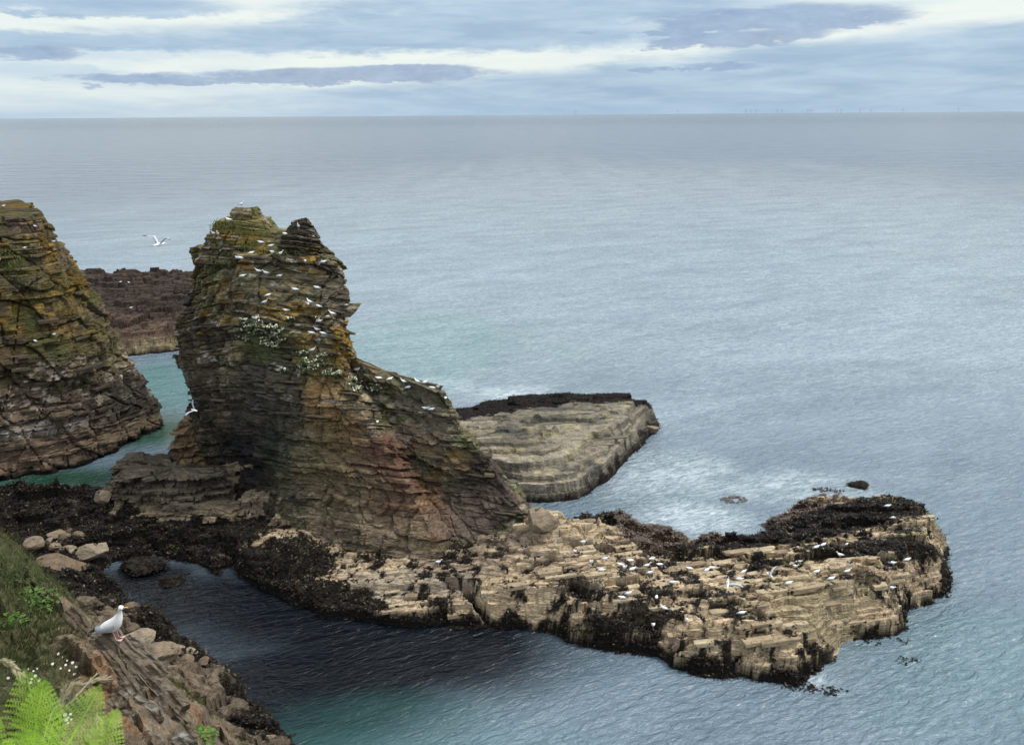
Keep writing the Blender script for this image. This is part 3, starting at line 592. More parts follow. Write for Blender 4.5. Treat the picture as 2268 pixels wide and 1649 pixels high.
me, inf_main = loft(main_cols, bd, DIPS, .095, (.22, .42, .62, .12), (.7, 3.2), 200, colf=col_stack, warp=.6, res_back=.35, topf=lambda x, y: 22.6-.5*(h3(np.floor(x*.8), np.floor(y*.4), x*0, 9))-.5*(.5+.5*vn(x*.7, y*.5, x*0, 10)))
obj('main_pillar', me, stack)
# right-hand shoulder
sh = [
 under([A(760, 812, 69.7), A(765, 850, 68.3), A(790, 900, 66.9), A(850, 1000, 64.5), A(935, 1150, 61.1), A(985, 1235, 58.0)]),
 under([A(800, 850, 66.5), A(850, 960, 63.9), A(950, 1100, 60.9), A(1010, 1210, 57.8), A(1030, 1250, 56.5)]),
 under([A(900, 870, 64.4), A(950, 960, 63.0), A(1010, 1080, 60.8), A(1080, 1180, 57.7), A(1110, 1230, 56.5)]),
 under([A(985, 872, 63), A(1002, 900, 62.8), A(1018, 950, 62.2), A(1075, 1010, 61), A(1130, 1100, 59.2), A(1185, 1165, 57.6)]),
 under([A(975, 856, 65.5), A(998, 885, 65.5), A(1012, 930, 65.3), A(1040, 965, 65), A(1095, 1025, 63.5), A(1145, 1085, 62.3), A(1180, 1130, 61.5)]),
 under([A(900, 840, 66.6), A(960, 900, 67.5), A(1060, 1060, 67.5)]),
 under([A(770, 800, 68.5), A(780, 860, 70), A(800, 1000, 71)])]
zt2 = A(775, 805, 66)[2]
sh = [[q for q in c if q[2] < zt2]+[(sorted(c, key=lambda q: q[2])[-1][0], sorted(c, key=lambda q: q[2])[-1][1], zt2)] for c in sh]
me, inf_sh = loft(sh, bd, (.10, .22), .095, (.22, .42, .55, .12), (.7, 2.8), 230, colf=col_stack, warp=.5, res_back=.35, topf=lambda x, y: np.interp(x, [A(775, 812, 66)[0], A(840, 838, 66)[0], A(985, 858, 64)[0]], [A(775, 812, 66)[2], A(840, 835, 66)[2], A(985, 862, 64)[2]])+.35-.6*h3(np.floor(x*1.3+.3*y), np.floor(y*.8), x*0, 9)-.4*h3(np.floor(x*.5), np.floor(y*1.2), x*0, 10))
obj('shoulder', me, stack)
# summit: hump, knob, horn
def lump(name, pts_bot, pts_top, seed, res=.1, dip=DIPS, amp=(.14, .22, .2, .07), th=(.12, .4), jl=(.5, 1.6), parent=None, colf=col_stack, m=None, n=None, zmin=-1.6, topn=0., tilt=(0, 0)):
    cols = [[b, t] if not isinstance(b, list) else b for b, t in zip(pts_bot, pts_top)]
    z0 = min(q[2] for c in cols for q in c); z1 = max(q[2] for c in cols for q in c)
    dm = [dip[0]*q[0]+dip[1]*q[1] for c in cols for q in c]
    b_ = beds(z0+min(dm)-.2, z1+max(dm)+.2, th[0], th[1], seed)
    cols = [c[:-1]+[(c[-1][0], c[-1][1], z1)] for c in [sorted(c, key=lambda q: q[2]) for c in cols]]
    mx_ = np.mean([c[-1][0] for c in cols]); my_ = np.mean([c[-1][1] for c in cols])
    tf = (lambda x, y: z1-topn*(.5+.5*vn(x*.9, y*.9, x*0, seed+50))-topn*.6*(h3(np.floor(x*1.1+.3*y), np.floor(y*.9), x*0, seed+51))+tilt[0]*(x-mx_)+tilt[1]*(y-my_)) if (topn or tilt != (0, 0)) else None
    me, inf = loft(cols, b_, dip, res, amp, jl, seed, colf=colf, zmin=max(zmin, z0), m=m, topf=tf); obj(name, me, parent); return inf
def box_pts(cx, cy, w_, d, z, k=0.): return [(cx-w_/2, cy-d/2, z), (cx-k, cy-d/2-.3*d*.4, z), (cx+w_/2, cy-d/2, z), (cx+w_/2+k, cy, z), (cx+w_/2, cy+d/2, z), (cx-w_/2, cy+d/2, z), (cx-w_/2-k, cy, z)]
def lump_px(name, ul, ur, vb, tl, tr, vt, Y, d, seed, dt=.6, parent=stack, **kw):
    a, b = A(ul, vb, Y), A(ur, vb, Y); c, e = A(tl, vt, Y), A(tr, vt, Y)
    return lump(name, box_pts((a[0]+b[0])/2, Y+d/2, b[0]-a[0], d, a[2]), box_pts((c[0]+e[0])/2, Y+d/2, e[0]-c[0], d*dt, c[2]), seed, parent=parent, **kw)
i_h1 = lump_px('summit_hump', 428, 640, 585, 470, 575, 492, 71, 4.5, 301)
lump_px('summit_hump', 505, 690, 588, 530, 618, 516, 70.5, 4, 302)
lump_px('summit_knob', 500, 585, 508, 512, 556, 460, 72, 2.2, 303, .7, th=(.2, .5), topn=.35, tilt=(.25, 0))
lump_px('summit_horn', 606, 704, 566, 636, 684, 504, 69.5, 2.4, 304, .8, th=(.08, .22), amp=(.3, .3, .1, .07), topn=.4)
lump_px('summit_horn', 632, 692, 530, 646, 676, 484, 69.8, 1.8, 305, .7, th=(.08, .2), amp=(.3, .25, .1, .07), topn=.3, tilt=(.3, 0))
lump_px('jutting_ledge', 720, 775, 702, 728, 792, 684, 68.2, 2.2, 306, 1., th=(.12, .25))
SM = [slab_mesh('rock_slab', M['stack_slab'], q, 1, 1, 1) for q in range(6)]; SG = [slab_mesh('rock_slab', M['gold_slab'], q+10, 1, 1, 1) for q in range(4)]
SD = [slab_mesh('rock_slab', M['dark_slab'], q+20, 1, 1, 1) for q in range(4)]; SB = [slab_mesh('rock_slab', M['beige_slab'], q+30, 1, 1, 1) for q in range(8)]
SY = [slab_mesh('rock_slab', M['grey_slab'], q+40, 1, 1, 1) for q in range(5)]
DU = (DIPS[0], DIPS[1])
slabs_on_loft(inf_main, stack, 120, SM, 401, (8, 22), (1.7, 1.3, .13), DU)
slabs_on_loft(inf_main, stack, 24, SG, 402, (13, 22), (1.2, 1., .24), DU)
slabs_on_loft(inf_main, stack, 60, SD, 403, (2, 19), (1.7, 1.1, .13), DU, cond=lambda p: p[0] < -17)
slabs_on_loft(inf_sh, stack, 70, SM, 404, (4, 11.3), (1.6, 1.1, .16), (.10, .22))

# ================================================================== LEFT CLIFF
cliff = empty('sea_cliff', 'rust and ochre layered cliff cut off by the left edge of the picture', 'cliff', None, (-48, 82, 0))
cl = [
 under([A(-330, 455, 74), A(-330, 800, 70), A(-330, 1080, 66)]),
 under([A(-120, 455, 80), A(-130, 700, 76), A(-140, 1040, 73.5)]),
 under([A(5, 455, 81), A(10, 600, 79.5), A(10, 800, 77.5), A(5, 960, 76), A(5, 1052, 75)]),
 under([A(50, 462, 83), A(90, 600, 82), A(130, 800, 79.8), A(150, 950, 78.5), A(160, 1032, 77.5)]),
 under([A(80, 468, 86), A(105, 505, 86), A(115, 530, 86), A(150, 600, 86), A(185, 700, 85), A(215, 800, 84), A(245, 940, 82.5), A(255, 993, 82)]),
 under([A(90, 470, 88), A(108, 500, 88), A(128, 538, 88.5), A(170, 592, 89), A(205, 645, 89.5), A(232, 700, 90), A(258, 762, 90), A(300, 805, 90), A(318, 855, 90), A(342, 880, 90), A(352, 935, 89.5)]),
 under([A(80, 470, 96), A(220, 700, 99), A(310, 880, 99)]),
 under([A(-330, 455, 100), A(-330, 800, 101)])]
zc = A(20, 466, 83)[2]
cl = [[q for q in c if q[2] < zc]+[(sorted(c, key=lambda q: q[2])[-1][0], sorted(c, key=lambda q: q[2])[-1][1], zc)] for c in cl]
bd2 = beds(-14, 50, .14, 1.0, 5)
me, inf_cl = loft(cl, bd2, (.06, .05), .11, (.24, .45, .8, .12), (.7, 3.2), 260, colf=col_cliff, warp=1.2, res_back=.5, topf=lambda x, y: zc-.5*(h3(np.floor(x*.8), np.floor(y*.4), x*0, 9))-.5*(.5+.5*vn(x*.7, y*.5, x*0, 10)))
obj('cliff_face', me, cliff)
slabs_on_loft(inf_cl, cliff, 70, SG, 411, (12, 24), (1.6, 1.2, .35), (.06, 0)); slabs_on_loft(inf_cl, cliff, 90, SM, 412, (6, 24), (1.7, 1.2, .25), (.06, 0))
slabs_on_loft(inf_cl, cliff, 60, SD, 413, (2, 10), (1.8, 1.2, .3), (.06, 0))

# ================================================================== ROCK PLATFORM (promontory)
Wt = lambda u, v: atz(u, v, 0)[:2]
plat_poly = [Wt(500, 1225), Wt(560, 1290), Wt(640, 1325), Wt(730, 1362), Wt(900, 1385), Wt(1110, 1397), Wt(1230, 1402), Wt(1300, 1432), Wt(1400, 1447), Wt(1500, 1477), Wt(1600, 1502), Wt(1755, 1514), Wt(1790, 1480),
 Wt(1850, 1460), Wt(1862, 1425), Wt(2000, 1394), Wt(2012, 1345), Wt(2102, 1312), Wt(2098, 1262), Wt(2085, 1215), Wt(2060, 1175), Wt(2035, 1160), (33, 66.5), (29, 68), Wt(1880, 1108), Wt(1800, 1122), Wt(1688, 1158), Wt(1722, 1182), Wt(1650, 1202), Wt(1530, 1227),
 Wt(1490, 1208), Wt(1420, 1200), Wt(1415, 1172), atz(1408, 1152, 1.6)[:2], atz(1330, 1134, 1.8)[:2], atz(1262, 1146, 2.)[:2], atz(1246, 1118, 3.4)[:2], (0, 63.5), (-4, 65), (-12, 66), (-22, 70), (-27, 71), Wt(470, 1130), Wt(480, 1180)]
pc = [(740, 1250, 1.3), (850, 1240, 1.8), (950, 1238, 2.0), (900, 1320, 1.1), (1080, 1350, 1.3), (1050, 1270, 2.1), (1110, 1215, 2.6), (1150, 1185, 3.3), (1200, 1145, 4.4), (1235, 1165, 4.0), (1270, 1200, 3.4), (1390, 1160, 2.8), (1320, 1155, 2.6), (1300, 1250, 3), (1200, 1300, 2.5), (1200, 1370, 1.0),
 (1350, 1330, 2.3), (1400, 1400, 1.3), (1500, 1300, 2.3), (1500, 1240, 1.0), (1600, 1240, 1.2), (1600, 1330, 2.5), (1600, 1420, 1.8), (1700, 1400, 2.2), (1700, 1300, 2.7), (1750, 1250, 2.2), (1700, 1460, 1.3), (1800, 1350, 2.6), (1800, 1200, 1.3), (1850, 1150, 1.2),
 (1840, 1420, 1.3), (1900, 1300, 3.2), (1980, 1290, 2.9), (1995, 1325, 2.8), (1950, 1220, 2.5), (2040, 1180, 2.5), (2080, 1240, 2.5), (2000, 1125, 1.9), (1950, 1150, 1.6), (1750, 1170, .5), (650, 1215, 2.4), (600, 1290, .5), (560, 1190, 1.6), (800, 1345, .6), (1900, 1360, 2.2)]
ctrl = [atz(*q) for q in pc]+[(-10, 62, 1.5), (-20, 68, 1.2), (-15, 63, 1.2), (-6, 59, 1.8)]
platform = empty('rock_platform', 'low beige promontory of broken slabs running right from the stack, black seaweed rim', 'rock promontory', None, (8, 55, 0))
bdp = beds(-4, 20, .16, .62, 9); DIPP = (-.075, .13)
hf0 = rbf(ctrl); gul = [Wt(985, 1222), Wt(1030, 1262), Wt(1070, 1310), Wt(1118, 1372), Wt(1130, 1400)]; gul = [(x*(1-z/H), y*(1-z/H)) for (x, y), z in zip(gul, (4, 3, 2.5, 1.2, 0))]
gul2 = [atz(1265, 1300, 2.4)[:2], atz(1330, 1345, 2)[:2], atz(1400, 1370, 1.6)[:2], atz(1470, 1420, .8)[:2]]
hfp = lambda x, y: hf0(x, y)-polygroove(x, y, gul, .55, 1.6)-polygroove(x, y, gul2, .9, .9)
me, inf_pl = field(-27, 35.5, 42, 71, .082, plat_poly, hfp, bdp, DIPP, 500, (3.6, 1.15), .06, .55, .72, slope=1.5, groove=.30, fine=.06, colf=col_plat, name='bedrock', ampf=lambda x, y: .28+.72*ss(-1.5, 2.5, x-(y-52)*.25))
obj('bedrock', me, platform)
slabs_on_field(inf_pl, platform, 130, SB, 421, (1.6, .7, .22), (-DIPP[0]*-1, DIPP[1]), lambda p, w_: p[2] > .9 and w_ < .35 and p[0] > 0 and p[1] < 63)
slabs_on_field(inf_pl, platform, 14, SB, 422, (1.3, .6, .2), (-.07, .1), lambda p, w_: p[2] > .6 and w_ < .35 and -9 < p[0] <= 0 and p[1] < 54)
obj_w = clumps('seaweed', weed_pts(inf_pl, 30000, 1, lambda i: 1-i['red']*.85), M['weed'], .17, 4, 1, platform, kind='stuff')
clumps('brown_seaweed', weed_pts(inf_pl, 7000, 9), M['wrack'], .16, 3, 9, platform, kind='stuff')
clumps('red_seaweed', weed_pts(inf_pl, 6500, 2, lambda i: i['red']), M['redweed'], .19, 4, 2, platform, kind='stuff')

# ================================================================== BACK ROCK ISLAND
isl_poly = [(-8, 75), (-3, 72.5), Wt(1150, 1108), Wt(1200, 1112), Wt(1280, 1103), Wt(1340, 1068), Wt(1400, 1005), Wt(1430, 972), Wt(1458, 948), Wt(1445, 925), (14.2, 91), (13.2, 91.5), (6, 91.5), (-2, 91), (-9, 90), (-12, 82)]
ic = [(1395, 895, 3.2), (1250, 897, 3.2), (1100, 900, 2.5), (1020, 915, 1.7), (1380, 925, 3.), (1350, 960, 2.7), (1200, 935, 3.3), (1100, 965, 3.4), (1200, 1000, 3.), (1290, 1010, 2.4), (1250, 1050, 1.8), (1150, 1060, 1.7), (1410, 945, 2.2), (1440, 940, 1.4), (1100, 1030, 2.4), (1330, 1030, 1.5)]
island = empty('rock_island', 'flat-topped grey and cream rock islet with dark weed along its far edge, behind the stack', 'rock islet', None, (5, 80, 0))
me, inf_is = field(-13, 19, 68, 95, .12, isl_poly, rbf([atz(*q) for q in ic]), beds(-12, 20, .30, 1.0, 12), (-.035, .0), 520, (8.5, 3.2), .10, .3, .5, slope=1.9, groove=.07, fine=.04, colf=col_island, name='bedrock', noisew=.35)
obj('bedrock', me, island)
slabs_on_field(inf_is, island, 12, SY, 431, (3.6, .8, .14), (-.035, .0), lambda p, w_: p[2] > .9 and w_ < .3 and p[1] < 84)
clumps('seaweed', weed_pts(inf_is, 6500, 3), M['weed'], .17, 3, 3, island, kind='stuff')

# ================================================================== FAR REEF between cliff and stack
reef_poly = [(-90, 118), Wt(150, 790), Wt(300, 787), Wt(400, 775), Wt(480, 770), (-38, 135), (-40, 158), (-90, 160)]
reef = empty('reef', 'low dark reef with reddish flank seen through the gap between cliff and stack', 'reef', None, (-55, 130, 0))
rc = [(200, 750, 2.5), (300, 750, 2.6), (400, 745, 2.4), (250, 690, 4.4), (350, 690, 4.2), (420, 690, 4.0), (200, 645, 5.9), (270, 630, 6.2), (330, 638, 5.9), (420, 640, 5.6), (300, 660, 5.0)]
me, inf_rf = field(-88, -38, 114, 152, .22, reef_poly, rbf([atz(*q) for q in rc]), beds(-20, 30, .3, 1.0, 15), (.03, -.03), 540, (4, 2), .3, 0., 1.1, 1.5, .25, .12, 1., colf=col_reef, name='bedrock')
obj('bedrock', me, reef)

# ================================================================== LOWER SHORE under the bank (left)
shore_poly = [(-75, 60), (-56, 68), Wt(100, 1098), Wt(210, 1085), Wt(225, 1050), Wt(345, 1035), Wt(420, 1062), Wt(470, 1070), Wt(520, 1130), Wt(540, 1200), Wt(535, 1240), Wt(490, 1268), Wt(440, 1252), Wt(330, 1230), Wt(250, 1247), Wt(212, 1275), Wt(262, 1318), Wt(305, 1365),
 Wt(385, 1405), Wt(430, 1428), Wt(490, 1483), Wt(530, 1532), Wt(580, 1572), Wt(622, 1640), Wt(690, 1760), (-10, 30), (-75, 30)]
sc_ = [(60, 1220, 1.4), (200, 1200, 1.2), (400, 1180, 1.3), (100, 1130, .9), (450, 1100, 1.3), (300, 1120, 1.4), (130, 1300, 2.4), (220, 1360, 2.4), (300, 1440, 2.6), (400, 1480, 1.8), (380, 1560, 4), (480, 1560, 1.6), (480, 1640, 3.6), (560, 1640, 1.4), (240, 1460, 6), (50, 1350, 6), (360, 1649, 8), (0, 1260, 3), (250, 1320, .9), (100, 1185, 1.2), (350, 1200, .9), (0, 1180, 1.6)]
shore = bpy.data.objects.new('shore', None)
me, inf_so = field(-72, -7, 31, 71, .12, shore_poly, rbf([atz(*q) for q in sc_]), beds(-10, 30, .3, .9, 18), (.0, .05), 560, (2.7, 1.9), .4, 0., 1.0, slope=1.1, groove=.28, fine=.2, ymul=1., colf=col_shore, name='shore', quant=.55)
obj('shore', me, None, label='weed-covered boulder shore', kind='structure')
clumps('seaweed', weed_pts(inf_so, 32000, 4, lambda i: (i['X'] > -48)*1.), M['weed'], .20, 4, 4, None, kind='stuff', label='black seaweed matted over the low shore')

clumps('brown_seaweed', weed_pts(inf_so, 7000, 14, lambda i: (i['X'] > -48)*1.), M['wrack'], .19, 3, 14, None, kind='stuff', label='olive-brown wrack mixed into the black weed of the shore')
# ---- rocks of the shore: outlying rock, ridge, boulders
def col_out(i):
    X, Y, Z = i['X'], i['Y'], i['Z']; c = lerp(C(.13, .095, .06), C(.25, .17, .095), .5*i['cid']+.5*h1(i['bi'], 98)); return lerp(c, C(*WEED), ss(1.7, 1.1, Z+.9*fbm(X, Y, Z, 3, 38)))
outl = empty('rock_outcrop', 'small brown layered rock standing in the channel at the foot of the stack', 'rock', None, atz(400, 1040))
def rock_px(parent, bot, top, Y0, d, seed, **kw):
    (ul, ur, vb), (tl, tr, vt) = bot, top; return lump_px('rock_body', ul, ur, vb, tl, tr, vt, Y0, d, seed, parent=parent, **kw)
rock_px(outl, (362, 475, 1052), (385, 450, 940), 74.0, 4.5, 601, dt=.55, dip=(-.10, .1), colf=col_out, th=(.15, .5), amp=(.4, .5, .5, .1), topn=.9)
def col_ridge(i):
    X, Y, Z = i['X'], i['Y'], i['Z']; c = lerp(C(.16, .125, .085), C(.36, .29, .19), .4*i['cid']+.6*h1(i['bi'], 99)); return lerp(c, C(.05, .042, .036), ss(1.8, 2.6, Z+.8*fbm(X*.5, Y*.5, Z, 3, 39))*.85)
ridge = empty('rock_ridge', 'low ridge of brown stacked slabs between the green channel and the weed beds', 'rock ridge', None, atz(350, 1110))
lump_px('rock_body', 238, 508, 1150, 246, 478, 1042, 65.0, 4.6, 602, .6, parent=ridge, dip=(-.05, .12), colf=col_ridge, th=(.18, .55), amp=(.5, .6, .7, .1), topn=1.1, tilt=(-.02, -.10))
lump_px('rock_body', 232, 378, 1085, 258, 345, 1020, 68.6, 3, 603, .7, parent=ridge, dip=(-.12, .1), colf=col_ridge, th=(.15, .45), amp=(.4, .5, .4, .1), topn=.5, tilt=(.12, 0))
lump_px('rock_body', 350, 520, 1168, 365, 505, 1118, 63.4, 2.2, 604, .7, parent=ridge, dip=(-.03, .1), colf=col_ridge, th=(.2, .5), amp=(.4, .5, .4, .1), topn=.6)
def col_foot(i):
    X, Y, Z = i['X'], i['Y'], i['Z']; c = lerp(C(.15, .12, .085), C(.30, .235, .165), .4*i['cid']+.6*h1(i['bi'], 90)); return lerp(c, C(*WEED), ss(1.3, .7, Z+.6*fbm(X, Y, Z, 3, 38)))
FB = dict(parent=stack, colf=col_foot, th=(.3, 1.0), amp=(.4, .5, .5, .08), dip=(-.04, .1))
lump_px('foot_block', 480, 640, 1120, 500, 612, 1018, 67.2, 3.6, 611, .8, topn=.8, **FB)
lump_px('foot_block', 520, 700, 1165, 540, 668, 1085, 64.4, 3.4, 612, .8, topn=.8, **FB)
lump_px('foot_block', 590, 760, 1205, 606, 735, 1138, 61.2, 3., 613, .8, topn=.7, **FB)
lump_px('foot_block', 690, 860, 1235, 700, 850, 1190, 58.6, 3., 614, .8, topn=.5, **FB)

def boulder_mesh(seed, m, sub=4, blocky=.5):
    import bmesh
    bm = bmesh.new(); bmesh.ops.create_icosphere(bm, subdivisions=sub, radius=1); V = np.array([v.co[:] for v in bm.verts])
    r = np.random.default_rng(seed); k = 3+int(r.integers(5, 9))
    for _ in range(k):                                   # knock off facets
        n = r.normal(0, 1, 3); n /= np.linalg.norm(n); d = V@n; t = .48+.32*r.random(); V = V-np.maximum(d-t, 0)[:, None]*n*1.
    V *= (1+.10*fbm(V[:, 0]*1.6+seed, V[:, 1]*1.6, V[:, 2]*1.6, 3, seed))[:, None]; V *= (1+.07*fbm(V[:, 0]*5, V[:, 1]*5, V[:, 2]*5, 4, seed))[:, None]
    me = bpy.data.meshes.new('boulder'); 
    for v, c in zip(bm.verts, V): v.co = c
    bm.to_mesh(me); bm.free(); me.materials.append(m); return me
def boulder(u, v, z, w_px, asp, hgt, label, seed, m='boulder', yaw=0., tilt=0., name='boulder', cat='boulder', sub=3, group=None):
    p = atz(u, v, z); me_ = boulder_mesh(seed, M[m]); dist = math.sqrt(p[0]**2+p[1]**2+(H-z)**2); w_ = w_px/FPX*dist
    o = obj(name, me_, None, label=label, cat=cat, group=group); o.location = p; o.scale = (w_/2, w_/2*asp, w_/2*hgt); o.rotation_euler = (0, tilt, yaw)
    if m == 'dark_boulder':
        P = np.array([v_.co[:] for v_ in me_.vertices]); P = P[P[:, 2] > -.1]; P = P[np.random.default_rng(seed).integers(0, len(P), 260)]*1.03; clumps('seaweed', P, M['weed'], .16, 3, seed, o, kind='stuff')
    return o
g1 = 'boulders on the weedy shore'
boulder(77, 1203, 1.7, 44, .8, .6, 'pale rounded boulder left of the stepped stones on the weedy shore', 11, group=g1)
boulder(124, 1252, 2.2, 132, .55, .36, 'largest tan boulder with black weed spots, just above the grassy bank edge', 12, yaw=.1, group=g1)
boulder(203, 1218, 1.8, 84, .5, .42, 'long tilted slab-like boulder right of the small cube-shaped stone', 13, tilt=-.25, yaw=.2, group=g1)
boulder(152, 1222, 1.7, 42, .7, .6, 'tan blocky boulder touching the left end of the long tilted slab', 14, group=g1)
boulder(124, 1211, 1.8, 28, .8, .9, 'small cube-shaped stone behind the largest tan boulder', 15, group=g1)
boulder(176, 1184, 1.6, 28, .8, .6, 'smooth grey rounded stone at the right end of the far row', 16, group=g1)
boulder(143, 1190, 1.5, 34, .7, .5, 'flattish tan stone at the left end of the far row', 17, group=g1)
boulder(108, 1197, 1.5, 20, .8, .7, 'smallest tan stone, between the pale rounded boulder and the far row', 18, group=g1)
boulder(225, 1102, 1.6, 44, .7, .75, 'pale squared block at the left foot of the slab ridge', 19, group=g1)
boulder(25, 1240, 2.6, 76, .8, .4, 'grey-green boulder at the left picture edge above the grass', 20, group=g1)
boulder(200, 1172, 1.2, 24, .6, .5, 'small yellowish stone lying alone in the seaweed', 21, group=g1)
boulder(120, 1182, 1.3, 46, .7, .3, 'brown flat rock half sunk in seaweed behind the far row', 22, group=g1)
boulder(55, 1200, 1.3, 30, .7, .3, 'low brown rock at the left of the pale rounded boulder', 24, group=g1)
g2 = 'weed-covered rocks in the cove'
boulder(318, 1256, .15, 84, .75, .45, 'larger black weed-covered rock awash in the cove', 31, 'dark_boulder', name='cove_rock', cat='rock', group=g2)
boulder(378, 1285, .10, 52, .9, .5, 'smaller dark rock to the right of the bigger one in the cove', 32, 'dark_boulder', name='cove_rock', cat='rock', group=g2)
g3 = 'boulders beside the cove water'
boulder(350, 1455, 3.0, 92, .9, .75, 'big rounded grey-brown boulder right of the standing near gull', 41, group=g3)
boulder(300, 1412, 2.6, 80, .8, .45, 'brown fissured boulder behind the near gull', 42, group=g3)
boulder(398, 1487, 2.4, 46, .8, .9, 'pointed pinkish boulder below the black weed patch', 43, group=g3)
boulder(392, 1434, 1.7, 30, .8, .6, 'tan boulder with a black spot at the end of the dark weed bank', 44, group=g3)
boulder(487, 1484, .7, 34, .8, .7, 'yellowish boulder at the waterline of the cove', 45, group=g3)
boulder(450, 1462, .9, 30, .8, .5, 'low tan boulder above the waterline of the cove', 46, group=g3)
boulder(414, 1460, 1.4, 36, .8, .6, 'squat ochre boulder between pointed boulder and black weed', 47, group=g3)
boulder(425, 1440, 1.0, 28, .8, .5, 'small tan boulder beside the black weed at the water', 48, group=g3)
boulder(452, 1497, 1.2, 34, .8, .5, 'weedy brown boulder left of the yellowish waterline boulder', 49, 'boulder', group=g3)
boulder(425, 1500, 1.6, 24, .8, .6, 'small pale stone at the right foot of the pointed boulder', 50, group=g3)
boulder(560, 1600, 1.0, 50, .8, .5, 'blocky brown boulder at the bottom edge by the water', 51, group=g3)
boulder(520, 1625, 1.8, 50, .8, .6, 'cracked brown boulder at the bottom edge, inland of the blocky one', 52, group=g3)
boulder(590, 1635, .8, 40, .8, .6, 'low wet boulder at the bottom edge of the cove shore', 53, group=g3)
boulder(1898, 1074, .05, 46, .9, .35, 'small weedy rock awash beyond the tip of the promontory', 61, 'dark_boulder', name='sea_rock', cat='rock')
boulder(1440, 950, .5, 40, .8, .7, 'broken cream block at the seaward end of the islet', 62, name='rock_block', cat='rock')
boulder(1200, 1150, 4.9, 100, .7, .5, 'smooth cream block on the neck between stack and promontory', 63, name='rock_block', cat='rock')
# kelp and floating weed
def ring_pts(u, v, ru, rv, n, seed, hollow=.4):
    r = np.random.default_rng(seed); a = r.random(n)*6.283; q = np.sqrt(hollow**2+(1-hollow**2)*r.random(n)); c = atz(u, v); return np.stack([c[0]+ru*q*np.cos(a), c[1]+rv*q*np.sin(a), 0*a+.03], 1)
clumps('kelp', ring_pts(1625, 1106, 1.15, .8, 90, 71), M['redweed'], .2, 3, 71, None, .12, kind='stuff', label='ring of brown kelp breaking the surface between islet and promontory')
clumps('kelp', np.concatenate([ring_pts(1818, 1084, .9, .5, 26, 72, 0), ring_pts(1850, 1088, .8, .4, 20, 73, 0)]), M['weed'], .22, 3, 72, None, .15, kind='stuff', label='scattered dark kelp heads left of the small sea rock')
clumps('kelp', np.concatenate([ring_pts(1295, 880, 1.6, 1., 30, 74), ring_pts(1130, 884, 2.2, .8, 24, 75)]), M['redweed'], .22, 3, 74, None, .15, kind='stuff', label='reddish kelp in the surf behind the islet')
clumps('kelp', np.concatenate([ring_pts(2005, 1463, .8, .3, 16, 76, 0), ring_pts(1830, 1530, 1.4, .4, 30, 77, 0), ring_pts(1960, 1415, 2., .6, 26, 78, 0), ring_pts(1770, 1520, .9, .4, 26, 79, 0)]), M['weed'], .2, 3, 76, None, .15, kind='stuff', label='loose weed floating off the near tip of the promontory')
r_ = np.random.default_rng(80); fl = [atz(u, v, .02) for u, v in zip(r_.uniform(225, 470, 420), r_.uniform(1262, 1345, 420)) if math.hypot((u-335)/120, (v-1300)/45) < 1]
clumps('floating_weed', np.array(fl), M['weed'], .16, 2, 80, None, .08, kind='stuff', label='specks of weed floating on the calm cove water')

# ================================================================== NEAR BANK (cliff edge we stand on)
ncp = [(-40, 1150, 16.5), (0, 1228, 14.5), (60, 1265, 13.5), (130, 1335, 12.4), (200, 1408, 11.4), (250, 1414, 11.0), (300, 1462, 10.9), (350, 1520, 10.7), (400, 1590, 10.5), (450, 1660, 10.2), (500, 1760, 10),
       (0, 1400, 11.5), (100, 1450, 10.6), (200, 1500, 10.0), (0, 1550, 8.6), (120, 1600, 8.3), (280, 1600, 9.0), (360, 1660, 9.3), (0, 1700, 6.4), (200, 1750, 6.6), (350, 1800, 7.4), (-300, 1300, 13), (-300, 1700, 7)]
nctrl = [aty(*q) for q in ncp]
for (u, v, Y) in ncp[:11]:                       # the far side falls away to the shore
    x, y, z = aty(u, v, Y); L = math.hypot(x, y)
    nctrl += [(x+1.0, y+1.6, z-3.4), (x+2.2, y+4, z-9), (x+4.5, y+7, z-14)]
nctrl += [(-2, 2, 31.4), (-6, 2, 31.2), (1, 3, 30.2), (0, 6, 24), (-1, 9, 18), (1, 12, 12), (-14, 4, 31), (-10, 24, 10), (0, 0, 31.3)]
def col_bank(i):
    X, Y, Z = i['X'], i['Y'], i['Z']; n = fbm(X*1.2, Y*1.2, Z*.8, 4, 111); n2 = fbm(X*4, Y*4, Z*4, 4, 112, .6)
    c = lerp(C(.085, .065, .045), C(.19, .145, .10), .5*i['cid']+.5*i['cid2']); c = lerp(c, C(.26, .13, .06), ss(.15, .4, n)*.6)
    g = ss(-.1, .12, n2*.4+n*.5-(X+6.75+.55*(Y-11))*.6); c = lerp(c, C(.060, .065, .028), g*.9); c = lerp(c, C(.22, .21, .19), ss(.2, .35, n2)*.35*(1-g))
    i['grass'] = g; i['weed'] = 1-g; i['red'] = g*0; return c
me, inf_nb = field(-17, 2.5, 3.2, 19, .045, None, rbf(nctrl), beds(-10, 60, .10, .4, 21), (-.5, .5), 600, (.9, .4), -.8, .3, .24, 1., .07, .035, 1., colf=col_bank, name='near_bank', m=M['near'], quant=.45, zcut=8)
bank = obj('near_bank', me, None, label='steep grassy cliff edge', kind='structure')
